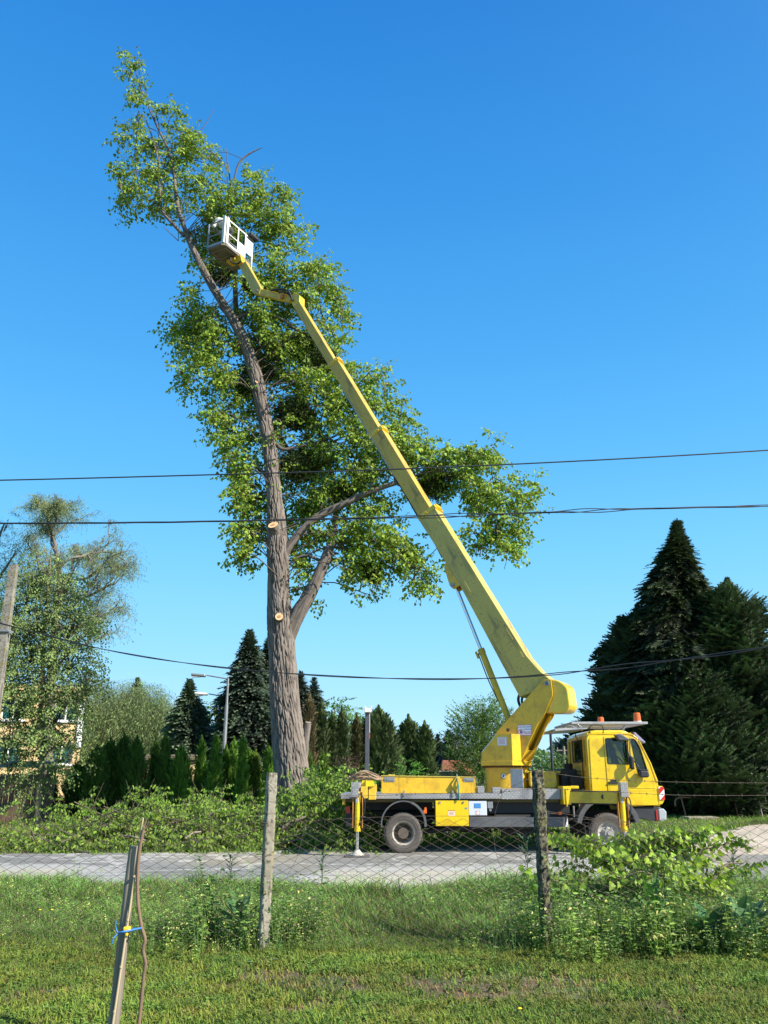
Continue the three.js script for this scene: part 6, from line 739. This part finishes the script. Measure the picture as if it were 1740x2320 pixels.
cutBranch('cut_branch', 'slender leafy twig reaching right, seen against the pale dirt', [[1600, 2060], [1570, 1965], [1590, 1925]], 11.3, [[[1590, 1925], [1635, 1915], [1662, 1895]], [[1640, 1915], [1660, 1905], [1668, 1910]]], 411, 8, .9);
cutBranch('cut_branch', 'leafy twig pointing right above the weeds, lower of two at the right', [[1590, 2060], [1625, 1975], [1650, 1960]], 11.1, [[[1610, 1990], [1640, 1960], [1680, 1955]], [[1620, 1985], [1650, 1965], [1672, 1975]]], 421, 9, .9);
// ---------------------------------------------------------------- grass, weeds and single plants
function tuft(seed, o = {}) { const { n = 12, h = .07, spread = .05, w = .006, green = [.19, .24, .04], dry = .12 } = o, R = rand(seed), g = new Leaves(); for (let i = 0; i < n; i++) { const a = R() * 7, p = V3((R() - .5) * 2 * spread, 0, (R() - .5) * 2 * spread), L = h * (.5 + .8 * R()), lean = .25 + .75 * R(), d = V3(Math.cos(a) * lean, 1, Math.sin(a) * lean).normalize(), s = V3(-Math.sin(a), 0, Math.cos(a)), v = .7 + .6 * R(), k = R() < dry ? [.24 * v, .19 * v, .09 * v] : [green[0] * v * (.85 + .4 * R()), green[1] * v, green[2] * v], m = p.clone().addScaledVector(d, L * .55), t = m.clone().add(V3(d.x * L * .7, d.y * L * .25, d.z * L * .7)); s.multiplyScalar(w / 2); g.tri(p.clone().sub(s), p.clone().add(s), m.clone().add(s), k); g.tri(p.clone().sub(s), m.clone().add(s), m.clone().sub(s), k); g.tri(m.clone().sub(s), m.clone().add(s), t, k.map((x) => x * 1.15)); } return g.build(); }
function weed(seed, o = {}) { const { n = 22, h = .4, L = .05, W = .026, green = [.12, .205, .03], flower } = o, R = rand(seed), g = new Leaves(), st = 3; for (let s = 0; s < st; s++) { const a = R() * 7, top = V3(Math.cos(a) * h * .35 * R(), h * (.7 + .4 * R()), Math.sin(a) * h * .35 * R()); g.stick(V3(0, 0, 0), top, .0022, green); for (let i = 0; i < n / st; i++) { const t = .1 + .9 * (i + R()) / (n / st), p = top.clone().multiplyScalar(t), y = R() * 7, v = .7 + .6 * R(); g.leaf(p, dirOf(y, .5 * R() - .1), V3(0, 1, 0).add(dirOf(R() * 7, 0).multiplyScalar(.5)), L * (.6 + .8 * R()), W * (.7 + .6 * R()), green.map((x) => x * v)); if (flower && t > .45 && R() < .09) for (let k = 0; k < 2; k++) g.leaf(p.clone().add(dirOf(y + k, .2).multiplyScalar(.03)), dirOf(y + k * 2, -.6), V3(1, .3, 0), .022, .014, flower); } } return g.build(); }
const near = (x, z, a, b, s) => Math.exp(-(((x - a) ** 2 + (z - b) ** 2) / (s * s)));
const bare = (x, z) => clamp(near(x, z, .75, -7.45, .5) * 1.2 + near(x, z, 1.45, -7.55, .55) + near(x, z, .5, -7.6, .4) + near(x, z, -.6, -7.35, .5) + near(x, z, 2.6, -7.3, .4) * .8 + near(x, z, -1.1, -7.9, .35) * .6 + .9 * sm(.08, .28, fbm(x * 1.5, 5, z * 1.9, 3)), 0, 1);
function field(name, label, cat, geos, N, area, fn) { // fn(x, z, r) -> null or [scale, r, g, b, y]
  const r = rand(name.length * 131 + N), ls = geos.map(() => []); for (let i = 0; i < N; i++) { const x = lerp(area[0], area[1], r()), z = lerp(area[2], area[3], r()), q = fn(x, z, r); if (!q) continue; ls[Math.floor(r() * geos.length)].push([V3(x, q[4] ?? 0, z), r() * 7, q[0], q[1], q[2], q[3]]); }
  if (geos.length === 1) return tag(scatter(name, geos[0], grassMat, ls[0], null), label, cat, null, 'stuff');
  const g = thing(name, label, cat); g.userData.kind = 'stuff'; ls.forEach((l) => l.length && scatter('tufts', geos[ls.indexOf(l)], grassMat, l, g)); return g;
}
const vis = (x, z, m = .6) => Math.abs(x) < -z * .47 + m;
// near lawn, mown and patchy
field('lawn_grass', 'short patchy mown grass of the near lawn inside the fence', 'grass', [tuft(1, { n: 18, h: .04, spread: .05, w: .0045 }), tuft(2, { n: 14, h: .06, spread: .045, w: .005, green: [.165, .24, .035], dry: .05 }), tuft(3, { n: 12, h: .03, spread: .055, w: .008, green: [.20, .25, .045], dry: .2 }), weed(4, { n: 14, h: .035, L: .024, W: .017, green: [.16, .25, .045] })], 50000, [-4.6, 4.6, -9.6, -5.9], (x, z, r) => { if (!vis(x, z) || r() < bare(x, z) * .93) return null; const n = fbm(x * .9, 1, z * .9, 4), c = fbm(x * 2.6, 7, z * 2.6, 3), v = .72 + .55 * n + .3 * r(), y = 1 + .6 * c; return [.7 + .5 * r() + 1.3 * Math.max(0, n + .05), v * y * .98, v, v * .8]; });
field('dry_litter', 'dry grass stalks and dead leaves on the bare lawn patches', 'litter', [tuft(8, { n: 6, h: .03, spread: .06, w: .006, dry: 1 })], 5000, [-4.4, 4.4, -9.4, -6], (x, z, r) => vis(x, z) && r() < .25 + bare(x, z) ? [.8 + .7 * r(), .8 + .5 * r(), .8 + .4 * r(), .8] : null);
// the rough strip between fence and road
const road0 = (x) => (x < -5 ? -13.4 + (x + 5) * .13 : lerp(-13.35, -12.75, clamp((x + 5) / 6.5, 0, 1)));
field('verge_grass', 'tall unmown grass of the verge between fence and road', 'grass', [tuft(11, { n: 12, h: .30, spread: .07, w: .008, green: [.12, .21, .035], dry: .06 }), tuft(12, { n: 12, h: .22, spread: .08, w: .007, green: [.17, .24, .045], dry: .16 }), tuft(13, { n: 10, h: .36, spread: .05, w: .007, green: [.10, .20, .04], dry: .04 })], 30000, [-7.4, 7.4, -14.6, -8.75], (x, z, r) => { if (!vis(x, z) || z < road0(x) + .1 * N3(x * 2, 1, 3)) return null; const n = fbm(x * .7, 2, z * .7, 4), v = 1.0 + .85 * n + .35 * r(), right = sm(.2, 2.5, x), k = lerp(.8, 1.05, right) + 1.2 * n + .5 * near(x, z, -.6, -10.5, 1.4) + .4 * near(x, z, .6, -11, 1.2), e = sm(0, 1.2, -8.75 - z) * lerp(1, .55, sm(1.6, .2, z - road0(x))); return [clamp(k, .35, 1.5) * lerp(.45, 1, e) * (.7 + .5 * r()), v * (1.05 + .3 * fbm(x * 2, 9, z * 2, 2)), v, v]; });
field('verge_weeds', 'dense leafy weeds with pale flowers in the verge and around the fence posts', 'weeds', [weed(21, { h: .34, n: 34, L: .036, W: .02, flower: [.45, .42, .2] }), weed(22, { h: .42, L: .05, W: .024, green: [.10, .18, .035] }), weed(23, { h: .28, L: .036, W: .022, n: 32, green: [.16, .25, .035], flower: [.5, .45, .14] })], 11000, [-7, 7, -14.2, -8.2], (x, z, r) => { if (!vis(x, z) || z < road0(x) + .12) return null; const n = fbm(x * .8 + 4, 2, z * .8, 4), right = sm(.3, 2.2, x), spot = near(x, z, -1.75, -9.3, .7) + near(x, z, -.9, -9.4, .5), d = .16 + right * .85 + spot * .95 + n * .9; if (r() > d) return null; if (z > -8.75 && r() > right * .35 + spot) return null; const v = 1.1 + .6 * r() + .6 * n; return [(.45 + .9 * r() * r()) * (1 + .5 * spot + .65 * right * sm(-9.2, -11, z)), v, v, v]; });
// far verges
field('far_grass', 'grass beyond the road on the left and right', 'grass', [tuft(31, { n: 14, h: .22, spread: .16, w: .016, green: [.15, .25, .045], dry: .05 })], 26000, [-16, 22, -42, -19.8], (x, z, r) => { if (Math.abs(x) > -z * .5 + 1) return null; if (x > 3.6 && z > -31.4 + .25 * N3(x, 3, 1) && z > lerp(-23, -31.2, clamp((x - 7) / 6, 0, 1))) return null; if (x > -3 && x < 6 && z > -22) return null; if (x < -9 && x > -18 && z < -35.3 && z > -38.5) return null; const n = fbm(x * .4, 4, z * .4, 3), v = .85 + .4 * n + .3 * r(); return [.6 + .5 * r() + n, v, v * 1.05, v * .8]; });
field('fence_grass', 'rank grass under the dark conifers beside the rusty rail', 'grass', [tuft(41, { n: 14, h: .32, spread: .2, w: .02, green: [.14, .24, .045], dry: .06 })], 1500, [7, 18, -34, -31.6], (x, z, r) => [.5 + .6 * r(), 1, 1, .9]);
// big-leaved plants one can tell apart
function leafy(name, label, px, py, D, o) { const p = at(px, py, D), t = thing(name, label, o.cat ?? 'plant', V3(p.x, 0, -D)), R = rand(o.seed), shared = o.shape; for (let i = 0; i < o.n; i++) { const yaw = i * 2.4 + R(), g = new Leaves(), L = o.L * (.65 + .5 * R()), tilt = lerp(o.t0, o.t1, i / o.n) + .2 * (R() - .5), d = dirOf(yaw, tilt), k = o.green.map((x) => x * (.8 + .45 * R())), base = d.clone().multiplyScalar(o.stem * (.6 + .5 * R())).add(V3(0, (o.h ?? 0) * i / o.n, 0)); g.stick(V3(0, (o.h ?? 0) * i / o.n * .9, 0), base, .006, k); const m = V3(0, 1, 0), a = d.clone(), b = d.clone().add(V3(0, -.5, 0)).normalize(); g.leaf(base, a, m, L, o.W * (.75 + .4 * R()), k, .3, shared); put('leaf', g.build(), grassMat, t); } if (o.h) part('stem', rod(V3(0, 0, 0), V3(.02, o.h, 0), .008, .004, 6), mat([.07, .12, .03]), t); return t; }
const long = [[.15, .34], [.4, .5], [.7, .36]], broad = [[.05, .5], [.3, .6], [.65, .4]];
leafy('dock_plant', 'tall dock plant with long upright leaves right of the dark post', 1487, 2120, 9.2, { n: 16, L: .34, W: .10, t0: .1, t1: 1.35, stem: .1, green: [.12, .25, .04], seed: 1, shape: long, h: .3 });
leafy('dock_plant', 'spreading dock plant with wide bright leaves, right of the upright one', 1530, 2140, 8.9, { n: 12, L: .32, W: .11, t0: -.05, t1: .6, stem: .08, green: [.11, .26, .06], seed: 2, shape: long });
leafy('burdock_plant', 'dark burdock with big rounded leaves at the right edge of the lawn', 1690, 2130, 8.8, { n: 34, L: .17, W: .13, t0: .05, t1: 1.2, stem: .26, h: .16, green: [.085, .17, .07], seed: 3, shape: broad });
leafy('burdock_plant', 'smaller dark burdock left of the big one at the right lawn edge', 1610, 2125, 8.9, { n: 26, L: .15, W: .11, t0: .05, t1: 1.1, stem: .22, h: .12, green: [.085, .17, .06], seed: 4, shape: broad });
leafy('comfrey_plant', 'broad dark leaved comfrey just left of the pale post foot', 540, 2120, 9.2, { n: 18, L: .24, W: .11, t0: .1, t1: 1.2, stem: .12, green: [.08, .165, .05], seed: 5, shape: long, h: .25 });
leafy('burdock_plant', 'pale green plant lying flat on the lawn near the pale post', 585, 2190, 8.3, { n: 7, L: .14, W: .08, t0: .0, t1: .4, stem: .04, green: [.09, .15, .06], seed: 6, shape: broad });
leafy('thistle_plant', 'dark thistle standing against the road left of the dark post', 1197, 2040, 12.2, { n: 26, L: .2, W: .05, t0: -.2, t1: .9, stem: .05, green: [.04, .075, .045], seed: 7, shape: [[.2, .7], [.3, .2], [.55, .6], [.65, .2]], h: .78 });
leafy('thistle_plant', 'small thistle rising above the verge grass between the posts', 728, 2020, 12.6, { n: 18, L: .15, W: .04, t0: -.2, t1: .9, stem: .04, green: [.045, .085, .045], seed: 8, shape: [[.2, .7], [.3, .2], [.55, .6], [.65, .2]], h: .55 });
leafy('thistle_plant', 'small dark thistle left of the pale post, seen against the road', 520, 2020, 12.8, { n: 18, L: .15, W: .045, t0: -.2, t1: .9, stem: .04, green: [.04, .075, .05], seed: 9, shape: [[.2, .7], [.3, .2], [.55, .6], [.65, .2]], h: .52 });
leafy('thistle_plant', 'thistle at the right end of the verge in front of the road', 1668, 2020, 12.2, { n: 20, L: .17, W: .05, t0: -.2, t1: .9, stem: .05, green: [.04, .08, .045], seed: 10, shape: [[.2, .7], [.3, .2], [.55, .6], [.65, .2]], h: .62 });
// dandelions
[[118, 2062, 9.6, 'yellow dandelion in the left verge grass'], [1178, 2296, 6.6, 'yellow dandelion at the bottom of the lawn'], [90, 2062, 9.8, 'small yellow dandelion at the left edge of the verge']].forEach(([x, y, D, lab]) => { const p = at(x, y, D), h = Math.max(.05, p.y), t = thing('dandelion', lab, 'flower', V3(p.x, 0, -D), 0, 'dandelions in the grass'); part('stem', rod(V3(0, 0, 0), V3(0, h, 0), .002, .002, 5), mat([.10, .16, .04]), t); part('flower', [new THREE.SphereGeometry(.018, 10, 6, 0, 7, 0, 1.3).scale(1, .6, 1).translate(0, h, 0)], mat([.75, .5, .01], { roughness: .9 }), t); });
{ // bleached dead twigs hanging in the conifer at the right edge
  const D = 33, c = at(1715, 1790, D), t = thing('dead_twigs', 'tangle of bleached dead twigs before the conifer at the right edge', 'twigs', V3(c.x, 0, -D)), r = rand(61), gs = [tube([V3(.1, 0, 0), V3(.05, .5, 0), V3(0, c.y, 0)], .02, 12, 5)]; for (let i = 0; i < 26; i++) { const a = dirOf(r() * 7, (r() - .4) * 1.2), p = V3((r() - .5) * .6, c.y + (r() - .5) * .5, (r() - .5) * .3); gs.push(tube([V3(0, c.y - .2, 0), p, p.clone().addScaledVector(a, .5).add(V3(.1 * r(), .1, 0)), p.clone().addScaledVector(a, .8)], .012, 10, 4)); } part('twigs', gs, mat([.36, .31, .29], { roughness: .9 }), t);
}
renderer.render(scene, camera);
